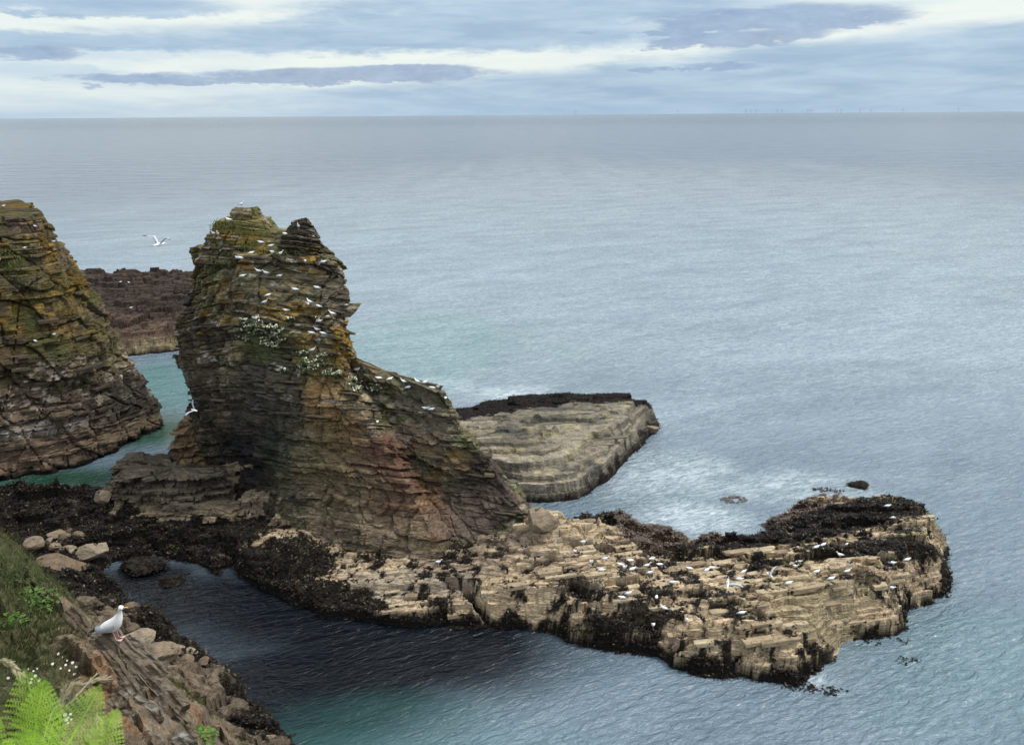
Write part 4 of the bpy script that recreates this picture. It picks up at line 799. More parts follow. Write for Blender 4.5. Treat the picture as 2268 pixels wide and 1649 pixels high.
# big tilted slabs
def rough_slab(p0, p1, wid, th, up, seed, m, n=(44, 17)):
    p0, p1 = Vector(p0), Vector(p1); ax = (p1-p0); L = ax.length; ax.normalize(); up = Vector(up).normalized(); si = up.cross(ax).normalized(); up = ax.cross(si)
    r = np.random.default_rng(seed); nu, nv = n; u = np.linspace(0, 1, nu); v = np.linspace(-1, 1, nv); U, Vv = np.meshgrid(u, v, indexing='ij')
    wj = wid/2*(.82+.28*fbm(U*4+seed, U*0, U*0, 3, seed)); tz = th/2*(1+.25*fbm(U*3, Vv*1.3, U*0, 3, seed+1))-.10*th*np.abs(Vv)**4
    lo = U*L+.05*L*(fbm(Vv*2, Vv*0, Vv*0+seed, 2, seed+2))*np.where(U < .5, 1, 1); st = np.floor((Vv+1.2*h1(np.floor(U*3), seed+3))*2)/4*th*.45+th*.35*fbm(U*9, Vv*2.2, U*0, 4, seed+5)
    def side(sg): 
        P = np.stack([lo, Vv*wj, sg*(tz+(st if sg > 0 else 0))], -1); return P
    T_, B_ = side(1), side(-1); idx = lambda i, j, s_: (s_*nu*nv)+i*nv+j; F = []
    for i in range(nu-1):
        for j in range(nv-1): F.append((idx(i, j, 0), idx(i+1, j, 0), idx(i+1, j+1, 0), idx(i, j+1, 0))); F.append((idx(i, j, 1), idx(i, j+1, 1), idx(i+1, j+1, 1), idx(i+1, j, 1)))
        for j, q in ((0, 0), (nv-1, 1)): F.append((idx(i, j, 0), idx(i, j, 1), idx(i+1, j, 1), idx(i+1, j, 0))[::(1 if q else -1)])
    for j in range(nv-1):
        for i, q in ((0, 1), (nu-1, 0)): F.append((idx(i, j, 0), idx(i, j, 1), idx(i, j+1, 1), idx(i, j+1, 0))[::(1 if q else -1)])
    L3 = np.concatenate([T_.reshape(-1, 3), B_.reshape(-1, 3)]); Rm = np.array([ax, si, up]); V = L3@Rm+np.array(p0)
    return pyd('rock_slab', V, F, m)
NUP = (.35, -.62, .70)
nslabs = [((222, 1418, 10.9), (392, 1592, 10.4), .62, .30), ((268, 1418, 11.1), (360, 1500, 11.0), .34, .16), ((228, 1452, 10.5), (330, 1590, 9.9), .30, .16), ((258, 1530, 9.9), (345, 1612, 9.7), .42, .22), ((330, 1560, 10.3), (425, 1660, 10.2), .5, .2),
  ((375, 1640, 9.4), (470, 1740, 9.4), .4, .2), ((240, 1560, 9.5), (300, 1625, 9.3), .28, .14), ((150, 1370, 12.0), (215, 1435, 11.2), .4, .2), ((285, 1590, 9.4), (330, 1650, 9.2), .3, .12), ((190, 1440, 10.8), (235, 1500, 10.3), .22, .12), ((300, 1500, 10.6), (400, 1610, 10.3), .2, .25)]
for k_, (a_, b_, w_, t_) in enumerate(nslabs):
    o = obj('rock_slab', rough_slab(aty(*a_), aty(*b_), w_, t_, NUP, 700+k_, M['bank_slab']), bank)
# grass on the bank
def bank_pts(n, seed, f, zoff=-.02):
    r = np.random.default_rng(seed); w_ = f(inf_nb); w_ = np.clip(w_, 0, 1).ravel(); k = r.choice(len(w_), n, p=w_/w_.sum()); j = r.normal(0, .02, (n, 3))
    return np.stack([inf_nb['X'].ravel()[k], inf_nb['Y'].ravel()[k], inf_nb['Z'].ravel()[k]+zoff], 1)+j
vis = lambda i: (i['Y'] > 5)*(i['Z'] > 20)*(i['X'] < -2)
top_ = lambda i: ss(25.0, 25.9, i['Z']+.0*i['X'])*0+1
blades('grass', bank_pts(60000, 1, lambda i: i['grass']*vis(i)), M['dgrass'], .20, .006, .7, 1, None, kind='stuff', label='rough dark grass covering the near bank')
blades('grass', bank_pts(9000, 2, lambda i: i['grass']*vis(i)*ss(11, 12.6, i['Y'])), M['grass'], .16, .007, .8, 2, None, kind='stuff', label='pale green grass along the crest of the bank')
blades('dry_grass', bank_pts(5000, 3, lambda i: (.15+i['grass'])*vis(i)), M['drygrass'], .2, .004, .9, 3, None, kind='stuff', label='dry straw-coloured grass among the bank stones')
blades('grass', bank_pts(3500, 4, lambda i: (1-i['grass'])*vis(i)*(fbm(i['X']*1.5, i['Y']*1.5, i['Z'], 3, 119) > .18)), M['grass'], .12, .006, .6, 4, None, kind='stuff', label='tufts of grass growing between the grey slabs')

# ================================================================== small plants on the bank
deps = None
def refresh():
    global deps
    bpy.context.view_layer.update(); deps = bpy.context.evaluated_depsgraph_get()
refresh()
def hit(u, v, tries=8, maxd=200, skip=('sea',)):
    for k in range(tries):
        d = Vector(ray(u, v+k*1.5)).normalized(); o = Vector((0, 0, H))
        for _ in range(4):
            ok, p, n, i_, ob, m_ = SC.ray_cast(deps, o, d)
            if not ok: break
            if ob.name.split('.')[0] in ('grass', 'dry_grass', 'seaweed', 'brown_seaweed', 'red_seaweed', 'kelp', 'floating_weed'): o = p+d*.05; continue
            break
        if ok and ob.name.split('.')[0] not in skip and p.z > .05 and p.y < maxd: return p, n
    return None, None
def leafy(name, c, rx, n, size, m, seed, parent, flat=.6):
    r = np.random.default_rng(seed); d = r.normal(0, 1, (n, 3)); d /= np.linalg.norm(d, axis=1)[:, None]; q = r.random(n)**.4
    P = np.array(c)+d*q[:, None]*np.array((rx, rx, rx*flat)); a = r.random(n)*6.283; s_ = size*(.6+.7*r.random(n))
    e = np.stack([np.cos(a), np.sin(a), r.normal(0, .4, n)], 1); f = np.stack([-np.sin(a), np.cos(a), r.normal(0, .4, n)], 1)
    V = np.empty((n, 4, 3)); V[:, 0] = P; V[:, 1] = P+e*s_[:, None]*.5+f*s_[:, None]*.28; V[:, 2] = P+e*s_[:, None]; V[:, 3] = P+e*s_[:, None]*.5-f*s_[:, None]*.28; V[:, 2, 2] -= .2*s_
    return obj(name, mesh_np(name, V.reshape(-1, 3), np.arange(4*n).reshape(-1, 4), m), parent)
def wplant(u, v, lab, rx, n, size, seed, m='leaf', cat='plant'):
    p, nn = hit(u, v)
    if p is None: return None
    t = empty('leafy_plant', lab, cat, 'leafy plants on the near bank'); leafy('leaves', (p.x, p.y, p.z+rx*.3), rx, n, size, M[m], seed, t); 
    pyd_ = pyd('stem', [(p.x-.006, p.y, p.z-.05), (p.x+.006, p.y, p.z-.05), (p.x, p.y+.008, p.z-.05), (p.x, p.y, p.z+rx*.5)], [(0, 1, 3), (1, 2, 3), (2, 0, 3), (0, 2, 1)], M['stalk']); obj('stem', pyd_, t); return t
wplant(75, 1352, 'bright green leafy clump in the middle of the dark bank grass', .42, 420, .075, 1)
wplant(40, 1385, 'lower bright green leafy clump hanging from the grassy bank', .26, 220, .07, 2)
wplant(20, 1295, 'dark green clump near the crest at the left picture edge', .40, 300, .07, 3, 'dgrass')
wplant(160, 1575, 'dark leafy clump behind the ripe grass heads', .26, 240, .05, 4, 'foliage')
wplant(450, 1640, 'leafy green tuft at the foot of the lowest grey slab', .22, 160, .07, 5)
def daisies(pts, lab, seed):
    t = empty('daisy_plant', lab, 'flowers', 'daisies on the near bank'); r = random.Random(seed); first = None
    for (u, v) in pts:
        p, n = hit(u, v)
        if p is None: continue
        if first is None:
            V = [(0, 0, .004)]; F = []
            for k in range(14): a = k*math.pi/7; V.append((.028*math.cos(a)*(1 if k % 2 else .72), .028*math.sin(a)*(1 if k % 2 else .72), .006 if k % 2 else 0))
            F = [(0, k+1, (k+1) % 14+1) for k in range(14)]; first = pyd('flower', V, F, M['petal'])
        dv = (Vector((0, 0, H))-p).normalized(); o = place('flower', first, p+dv*.10+Vector((0, 0, .06)), (1, 0, 0), dv+Vector((0, 0, .6)), (random.uniform(.5, .9),)*3, t)
daisies([(66, 1452+49), (72, 1512), (80, 1505), (64, 1490), (55, 1498), (88, 1516), (76, 1494), (20, 1510), (84, 1489), (70, 1520)], 'cluster of white daisies low in the bank grass left of the ripe grass heads', 1)
daisies([(140, 1462), (150, 1470), (147, 1480), (162, 1475), (136, 1488), (155, 1492), (166, 1500), (130, 1455), (118, 1478), (170, 1484)], 'sparse white daisies under the slab where the near gull stands', 2)
daisies([(146, 1592), (153, 1598), (148, 1603), (158, 1590), (160, 1602), (152, 1610)], 'tight bunch of tiny white daisies just above the fern fronds', 3)
# sea mayweed / scurvy-grass on the stack ledges: cream blossom over foliage
def flower_patch(spots, lab, seed):
    t = empty('ledge_plants', lab, 'wildflowers', 'blossom patches on the stack'); r = np.random.default_rng(seed); P = []
    for (u, v, ru, rv, n) in spots:
        for _ in range(n):
            a = r.random()*6.283; q = math.sqrt(r.random()); p, nn = hit(u+ru*q*math.cos(a), v+rv*q*math.sin(a), 1)
            if p is not None and p.y < 75: P.append((p.x, p.y-.12, p.z+.05))
    P = np.array(P); clumps('foliage', P, M['foliage'], .30, 5, seed, t, .5, kind='stuff'); k = r.random(len(P)) < .85; clumps('blossom', P[k]+C(0, -.18, .17), M['cream'], .16, 7, seed+1, t, .4, kind='stuff')
flower_patch([(585, 733, 52, 13, 55), (605, 757, 30, 13, 40), (560, 712, 26, 9, 14), (545, 745, 12, 14, 8)], 'largest cream blossom patch on the left front of the stack', 1)
flower_patch([(690, 808, 32, 14, 36), (735, 828, 24, 8, 20), (720, 790, 18, 7, 8), (670, 785, 14, 8, 6)], 'cream blossom patch low on the stack above the orange wedge', 2)
flower_patch([(785, 848, 16, 10, 12), (830, 860, 18, 8, 10), (800, 862, 18, 8, 8)], 'thin blossom patch at the inner end of the shoulder', 3)
flower_patch([(643, 708, 10, 5, 6), (703, 708, 9, 5, 6), (637, 818, 12, 6, 6)], 'small scattered blossom tufts at mid height on the stack', 4)
def grass_patch(spots, lab, seed, parent):
    r = np.random.default_rng(seed); P = []
    for (u, v, ru, rv, n) in spots:
        for _ in range(n):
            a = r.random()*6.283; q = math.sqrt(r.random()); p, nn = hit(u+ru*q*math.cos(a), v+rv*q*math.sin(a), 1)
            if p is not None and p.y < 96: P.append((p.x, p.y-.05, p.z))
    P = np.repeat(np.array(P), 5, 0)+r.normal(0, .13, (len(P)*5, 3)); blades('ledge_grass', P, M['grass'], .3, .03, .7, seed, parent, kind='stuff')
grass_patch([(490, 500, 50, 10, 60), (560, 515, 45, 8, 50), (520, 545, 60, 8, 30), (640, 560, 40, 10, 30), (480, 590, 30, 14, 30), (600, 560, 30, 6, 14), (590, 745, 50, 30, 30), (700, 810, 50, 24, 30)], '', 11, stack)
grass_patch([(20, 575, 30, 24, 90), (50, 600, 40, 20, 40), (90, 670, 40, 20, 14)], '', 12, cliff)

# ================================================================== FERNS and ripe grass at our feet
def frond_mesh(L, seed):
    r = random.Random(seed); V = []; F = []
    def q(a, b, c, d): i = len(V); V.extend([a, b, c, d]); F.append((i, i+1, i+2, i+3))
    n = 15
    for k in range(n):
        t = k/(n-1); x = L*(.10+.88*t); z = L*(.30*t-.38*t*t); pl = L*.40*(1-t)**.8*min(1, .55+t*2)+.006; gap = L*.88/(n-1)
        for sg in (-1, 1):
            a0 = Vector((x+(.3*gap if sg > 0 else 0), 0, z)); dv = Vector((.38+.25*t+.1*r.random(), sg*1., .10*(r.random()-.6))).normalized(); nv = Vector((dv.y, -dv.x, 0)).normalized(); m_ = max(5, int(pl/.0058)); sag = .15+.25*r.random()
            ctr = lambda q_: a0+dv*pl*q_+Vector((0, 0, -sag*pl*q_*q_))
            for j in range(m_):
                s_ = (j+.4)/m_; b = ctr(s_); w_ = gap*.62*(1-s_)**.55+.0015; hw = pl/m_*.30
                for s2 in (-1, 1):
                    e = (nv*s2+dv*.5).normalized(); up = Vector((0, 0, (r.random()-.2)*.35*w_)); q(b-dv*hw, b+e*w_*.7-dv*hw*.7+up*.6, b+e*w_+up, b+e*w_*.55+dv*hw*.8)
            for q0 in range(3): u0, u1 = ctr(q0/3), ctr((q0+1)/3); q(u0-nv*.0007, u0+nv*.0007, u1+nv*.0005, u1-nv*.0005)
    for k in range(14):
        t0, t1 = k/14, (k+1)/14; f = lambda t: Vector((L*(-.25+1.23*t), 0, L*(.30*max(0, t-.1)-.38*max(0, t-.1)**2))); w0, w1 = .0022*(1-t0)+.0006, .0022*(1-t1)+.0006
        f0, f1 = f(t0), f(t1); 
        for d in ((0, 1, 0), (0, 0, 1)): d = Vector(d); q(f0-d*w0, f1-d*w1, f1+d*w1, f0+d*w0)
    return pyd('frond', V, F, M['fern'])
fern = empty('fern_plant', 'bright lime-green fern fronds at the bottom left corner', 'fern')
# each frond: tip pixel, base pixel, depth at both
frs = [((45, 1560), (95, 1700), 1.75, 1.55, .2), ((122, 1574), (70, 1700), 1.7, 1.5, -.2), ((-5, 1572), (-40, 1700), 1.6, 1.5, .2), ((172, 1608), (110, 1720), 1.6, 1.4, .3), ((268, 1574), (200, 1720), 1.65, 1.5, -.15), ((290, 1650), (230, 1760), 1.5, 1.4, .4),
       ((60, 1612), (110, 1760), 1.4, 1.3, -.3), ((215, 1625), (180, 1780), 1.45, 1.35, .2), ((10, 1620), (40, 1780), 1.35, 1.3, .0)]
for k_, (tp, bs, y1, y0, ro) in enumerate(frs):
    a = Vector(aty(*bs, y0)); b = Vector(aty(*tp, y1)); d = b-a; L = d.length*.92; d.normalize(); tocam = (Vector((0, 0, H))-b).normalized(); up = (tocam+Vector((.0, 0, .5))).normalized()
    up = (Matrix.Rotation(ro, 3, d) @ up); place('frond', frond_mesh(L, k_), a, d, up, (1, 1, 1), fern)
def seed_head(pts, r0, lab, seed, grains=46):
    """A ripe grass stalk with a head of overlapping spikelets along its outer half."""
    t = empty('grass_stalk', lab, 'grass stalk', 'ripe grass heads in front of the bank'); P = [Vector(aty(*q)) for q in pts]; rr = random.Random(seed)
    def at(s_):
        s_ = min(.9999, s_)*(len(P)-1); i = int(s_); return P[i].lerp(P[i+1], s_-i)
    V = []; F = []; n = 16
    for k in range(n+1):
        p = at(k/n); d = (at(min(1, k/n+.02))-at(max(0, k/n-.02))).normalized(); e = d.cross(Vector((0, 1, 0))).normalized(); f = d.cross(e); rd = .0016
        for j in range(4): V.append(p+e*rd*math.cos(j*1.5708)+f*rd*math.sin(j*1.5708))
    for k in range(n):
        for j in range(4): F.append((4*k+j, 4*k+(j+1) % 4, 4*k+4+(j+1) % 4, 4*k+4+j))
    obj('stem', pyd('stem', V, F, M['stalk']), t); V = []; F = []
    for k in range(grains):
        s_ = .42+.58*k/grains; p = at(s_); d = (at(min(1, s_+.02))-at(s_-.02)).normalized(); e = d.cross(Vector((rr.uniform(-1, 1), rr.uniform(-1, 1), rr.uniform(-1, 1)))).normalized(); w_ = r0*(1-.6*abs((s_-.7)/.3)**2)
        dd = (d+e*.45).normalized(); b = p+e*.001; tip = b+dd*r0*3.2; m_ = b+dd*r0*1.5; f = dd.cross(e).normalized(); i = len(V)
        V += [b, m_+f*w_*.42, m_-f*w_*.42, m_+e*w_*.35, tip]; F += [(i, i+1, i+3), (i, i+3, i+2), (i+1, i+4, i+3), (i+3, i+4, i+2), (i, i+2, i+1), (i+1, i+2, i+4)]
    obj('seed_head', pyd('seed_head', V, F, M['stalk']), t)
seed_head([(95, 1640, 2.2), (115, 1575, 2.3), (160, 1520, 2.35), (235, 1502, 2.4)], .010, 'ripe straw-coloured grass head bending right below the daisies', 1, 60)
seed_head([(105, 1650, 2.25), (120, 1590, 2.3), (165, 1545, 2.3), (215, 1490, 2.4)], .006, 'thin dry grass stalk rising towards the gull slab', 2, 20)
seed_head([(-60, 1440, 2.0), (-10, 1458, 2.05), (25, 1470, 2.1), (50, 1500, 2.1)], .009, 'drooping ripe grass head at the left picture edge', 3, 50)
seed_head([(130, 1640, 2.2), (134, 1590, 2.2), (138, 1550, 2.2), (142, 1520, 2.2)], .007, 'short upright olive grass head beside the bending one', 4, 40)
seed_head([(205, 1660, 2.0), (215, 1575, 2.05), (216, 1590, 2.05), (226, 1618, 2.0)], .009, 'nodding green-straw grass head just above the right fern frond', 5, 40)

# ================================================================== GULLS
def tube(rings, m, name, n=10, smooth=True):
    V = []; F = []
    for (c, ry, rz) in rings:
        for k in range(n): a = 2*math.pi*k/n; V.append((c[0], c[1]+ry*math.cos(a), c[2]+rz*math.sin(a)))
    for i in range(len(rings)-1):
        for k in range(n): F.append((i*n+k, i*n+(k+1) % n, (i+1)*n+(k+1) % n, (i+1)*n+k))
    F += [tuple(range(n))[::-1], tuple(range((len(rings)-1)*n, len(rings)*n))]; return pyd(name, V, F, m, smooth)
def gull_meshes(pose, leg=.27):
    """Facing +x, feet at the origin. stand / sit / fly"""
    g = {}; z = leg if pose == 'stand' else (.11 if pose == 'sit' else 0.)
    up = 1. if pose == 'stand' else (.45 if pose == 'sit' else -.05)
    bodyr = [((-.30, 0, z-.03*up), .012, .008), ((-.24, 0, z-.005), .045, .022), ((-.17, 0, z+.01), .062, .045), ((-.07, 0, z+.02), .085, .078), ((.04, 0, z+.03), .092, .095), ((.12, 0, z+.06*up+.01), .078, .088), ((.17, 0, z+.11*up+.01), .055, .062),
             ((.195, 0, z+.16*up+.01), .042, .045), ((.21, 0, z+.205*up+.01), .040, .040), ((.225, 0, z+.225*up+.012), .041, .037), ((.25, 0, z+.228*up+.012), .034, .030), ((.272, 0, z+.222*up+.012), .017, .016)]
    if pose == 'fly': bodyr = [((-.30, 0, 0), .05, .006), ((-.2, 0, 0), .04, .025), ((-.1, 0, 0), .065, .055), ((.02, 0, 0), .075, .07), ((.12, 0, .005), .06, .06), ((.19, 0, .01), .042, .042), ((.24, 0, .012), .04, .038), ((.275, 0, .01), .025, .024), ((.29, 0, .008), .012, .012)]
    g['body'] = tube(bodyr, M['white'], 'body', 12); hx, hz = (.272, z+.222*up+.012) if pose != 'fly' else (.288, .006)
    g['beak'] = tube([((hx-.008, 0, hz), .013, .013), ((hx+.025, 0, hz-.004), .009, .011), ((hx+.05, 0, hz-.009), .006, .009), ((hx+.06, 0, hz-.018), .002, .003)], M['beak'], 'beak', 6)
    if pose != 'fly':
        for sd, nm in ((1, 'wl'), (-1, 'wr')):
            V = []; F = []
            P = [(.12, .066, .075*up+.01), (.05, .094, .05), (-.05, .092, .035), (-.15, .066, .025), (-.22, .048, .02)]
            for (x, y, zz) in P:
                V += [(x, sd*y*.35, z+zz+.045), (x, sd*y*.85, z+zz+.018), (x, sd*(y+.006), z+zz-.022), (x, sd*y*.9, z+zz-.055)]
            V.append((-.24, sd*.03, z+.012)); F = [(4*i+j, 4*i+j+1, 4*i+j+5, 4*i+j+4)[::sd] for i in range(4) for j in range(3)]+[(16+j, 17+j, 20)[::sd] for j in range(3)]
            g[nm] = pyd('wing', V, F, M['gullgrey'], True)
            g[nm+'t'] = pyd('wing_tip', [(-.20, sd*.05, z+.03), (-.20, sd*.035, z+.045), (-.36, sd*.012, z+.0), (-.20, sd*.045, z+.005)], [(0, 1, 2)[::sd], (0, 2, 3)[::sd], (1, 3, 2)[::sd], (0, 3, 1)[::sd]], M['black'])
    if pose == 'stand':
        for sd, nm in ((1, 'll'), (-1, 'lr')):
            y = .035*sd; V = []; F = []
            for (x, zz, r_) in ((.0, z-.05, .010), (.005, .10, .006), (.0, .012, .006)):
                for k in range(5): a = k*1.2566; V.append((x+r_*math.cos(a), y+r_*math.sin(a), zz))
            for i in range(2):
                for k in range(5): F.append((i*5+k, i*5+(k+1) % 5, i*5+5+(k+1) % 5, i*5+5+k))
            b = len(V); V += [(-.012, y, .008), (.075, y+.032, .004), (.085, y, .005), (.075, y-.032, .004), (0, y, .02)]; F += [(b, b+3, b+2), (b, b+2, b+1), (b+4, b+1, b+2), (b+4, b+2, b+3), (b, b+1, b+4), (b, b+4, b+3)]
            g[nm] = pyd('leg', V, F, M['pink'])
    return g
def wing_fly(sd, sweep, lift1, lift2, span=.66, name='wing'):
    """A spread wing: inner arm rising, outer hand bent; rounded leading edge with real thickness."""
    st = [(0, .0, 0, .17), (.18, .04, lift1*.5, .17), (.42, .07, lift1, .15), (.62, .02, lift1+(lift2)*.35, .12), (.82, -.07, lift1+lift2*.75, .08), (1., -.19, lift1+lift2, .012)]
    V = []; Fg = []
    for (t, x, z, c) in st:
        y = sd*(.04+span*t); x = x*sweep+.06; V += [(x, y, z), (x-c*.3, y, z+.016), (x-c, y, z-.008), (x-c*.35, y, z-.006)]
    for i in range(5):
        for j in range(4): Fg.append((4*i+j, 4*i+(j+1) % 4, 4*i+4+(j+1) % 4, 4*i+4+j)[::-sd])
    me = pyd(name, V, Fg, M['white'], True); me.materials.append(M['gullgrey']); me.materials.append(M['black'])
    for k, p in enumerate(me.polygons):
        if k//4 == 4: p.material_index = 2
        elif k % 4 in (0, 1): p.material_index = 1
    return me
GP = {k: gull_meshes(k) for k in ('stand', 'sit', 'fly')}
LAND = {(1): wing_fly(1, .8, .30, .16), (-1): wing_fly(-1, .8, .30, .16)}; GLIDE = {1: wing_fly(1, 1, .16, -.06), -1: wing_fly(-1, 1, .16, -.06)}; SOAR = {1: wing_fly(1, 1, .26, -.02), -1: wing_fly(-1, 1, .30, .0)}; HIGH = {1: wing_fly(1, .6, .34, .22), -1: wing_fly(-1, .6, .34, .22)}
def gull(p, yaw, pose, label, group, sc=1., roll=0., pitch=0., wings=None):
    t = empty('gull', label, 'gull', group, p); t.rotation_euler = (roll, pitch, yaw); t.scale = (sc,)*3
    for k, me in GP['stand' if pose == 'stand' else 'sit' if pose == 'sit' else 'fly'].items():
        o = bpy.data.objects.new(me.name.split('.')[0], me); COL.objects.link(o); o.parent = t
    if wings:
        for sd in (1, -1): o = bpy.data.objects.new('wing', wings[sd]); COL.objects.link(o); o.parent = t
    return t
refresh()
def gull_on(u, v, face, pose, label, group, sc=1.08):
    p, n = hit(u, v+4)
    if p is None: print('GULL MISS', u, v); return
    # settle on the ledge under the hit point
    o = p+Vector((0, -.28 if n.z < .6 else 0, .9)); ok, q, nn, i_, ob, m_ = SC.ray_cast(deps, o, Vector((0, 0, -1)))
    if ok and abs(q.z-p.z) < .9: p = q
    yaw = {'L': math.pi, 'R': 0., 'C': -1.57, 'A': 1.57}[face]+random.uniform(-.5, .5)
    gull(p-Vector((0, 0, .01)), yaw, pose, label, group, sc)
gs = 'gulls nesting on the sea stack'; gp = 'gulls resting on the rock promontory'; gc = 'gulls on the left cliff'; gr = 'gulls on the far reef'
STK = [(535, 456, 'R', 'stand', 'on the very top of the summit knob'), (507, 490, 'L', 'stand', 'in the grass at the left foot of the summit knob'), (475, 512, 'C', 'stand', 'leftmost of the upright pair above the golden block'), (485, 511, 'C', 'stand', 'right one of the upright pair above the golden block'),
 (579, 515, 'L', 'sit', 'on the grassy saddle right of the summit knob'), (600, 520, 'R', 'sit', 'lying low at the saddle edge left of the horn'), (662, 487, 'C', 'stand', 'on the tip of the dark horn'), (635, 531, 'C', 'sit', 'breast-on in the notch left of the horn'),
 (487, 562, 'R', 'stand', 'on the mossy ledge at the left corner below the golden block'), (528, 570, 'L', 'sit', 'lying on the ledge right of the mossy corner'), (558, 556, 'R', 'sit', 'sitting alone on the dark ledge above the nest row'), (621, 565, 'R', 'stand', 'upright beside the green tuft below the horn'),
 (607, 576, 'L', 'sit', 'small one left below the green tuft'), (676, 577, 'C', 'sit', 'in the dark hollow right of the green tuft'), (716, 579, 'R', 'sit', 'on the jagged right edge high up'), (536, 592, 'L', 'sit', 'left end of the upper nest row'), (574, 588, 'L', 'stand', 'tallest in the upper nest row'),
 (591, 593, 'L', 'stand', 'second upright one in the upper nest row'), (620, 599, 'R', 'sit', 'lying at the right end of the upper nest row'), (444, 598, 'L', 'sit', 'on the outer left edge above the channel'), (537, 610, 'R', 'sit', 'lying on a nest just below the upper row'), (594, 634, 'R', 'sit', 'on the white-stained ledge in the stack centre'),
 (656, 633, 'L', 'sit', 'large bright one on the dark band right of centre'), (703, 636, 'L', 'sit', 'beside the pale lump near the right edge'), (589, 668, 'R', 'stand', 'leaning forward on the ochre ledge'), (687, 672, 'L', 'stand', 'upright above the pale triangle ledge'), (686, 686, 'C', 'sit', 'directly under the upright one by the pale triangle'),
 (635, 686, 'L', 'sit', 'sitting right of the golden squares'), (710, 691, 'L', 'sit', 'on the ledge left of the jutting slab'), (738, 695, 'L', 'stand', 'at the inner end of the jutting slab'), (569, 695, 'R', 'stand', 'standing above the largest blossom patch'), (710, 720, 'R', 'sit', 'left one of the close pair below the jutting slab'),
 (728, 719, 'R', 'sit', 'right one of the close pair below the jutting slab'), (691, 736, 'L', 'sit', 'left of the three by the dark nest hole'), (703, 733, 'L', 'stand', 'middle of the three by the dark nest hole'), (716, 737, 'L', 'sit', 'right of the three by the dark nest hole'), (693, 760, 'R', 'stand', 'big grey-backed one standing below the three'),
 (714, 765, 'R', 'sit', 'small one right of the big grey-backed one'), (631, 816, 'C', 'sit', 'among the lower left blossom tufts'), (793, 812, 'R', 'stand', 'on the corner where the shoulder begins'),
 (840, 836, 'L', 'sit', 'first on the shoulder crest, beside a big ledge'), (863, 838, 'R', 'sit', 'second along the shoulder crest'), (895, 848, 'L', 'stand', 'left one of the pair in the middle of the crest'), (905, 848, 'R', 'sit', 'right one of the pair in the middle of the crest'), (925, 848, 'L', 'stand', 'slim one right of the crest pair'),
 (942, 846, 'R', 'stand', 'tallest on the shoulder crest'), (959, 853, 'L', 'sit', 'second from the right end of the crest'), (971, 852, 'C', 'stand', 'last at the right end of the crest'), (948, 884, 'R', 'sit', 'on a ledge just under the crest end'), (987, 880, 'C', 'sit', 'at the jagged right edge of the shoulder'),
 (956, 903, 'R', 'sit', 'right of three in the row below the crest'), (943, 909, 'L', 'sit', 'middle of three in the row below the crest'), (930, 911, 'L', 'sit', 'left of three in the row below the crest'), (836, 933, 'C', 'sit', 'alone on the dark flank under the shoulder')]
for (u, v, f, po, tx) in STK: gull_on(u, v, f, po, 'white gull '+tx, gs)
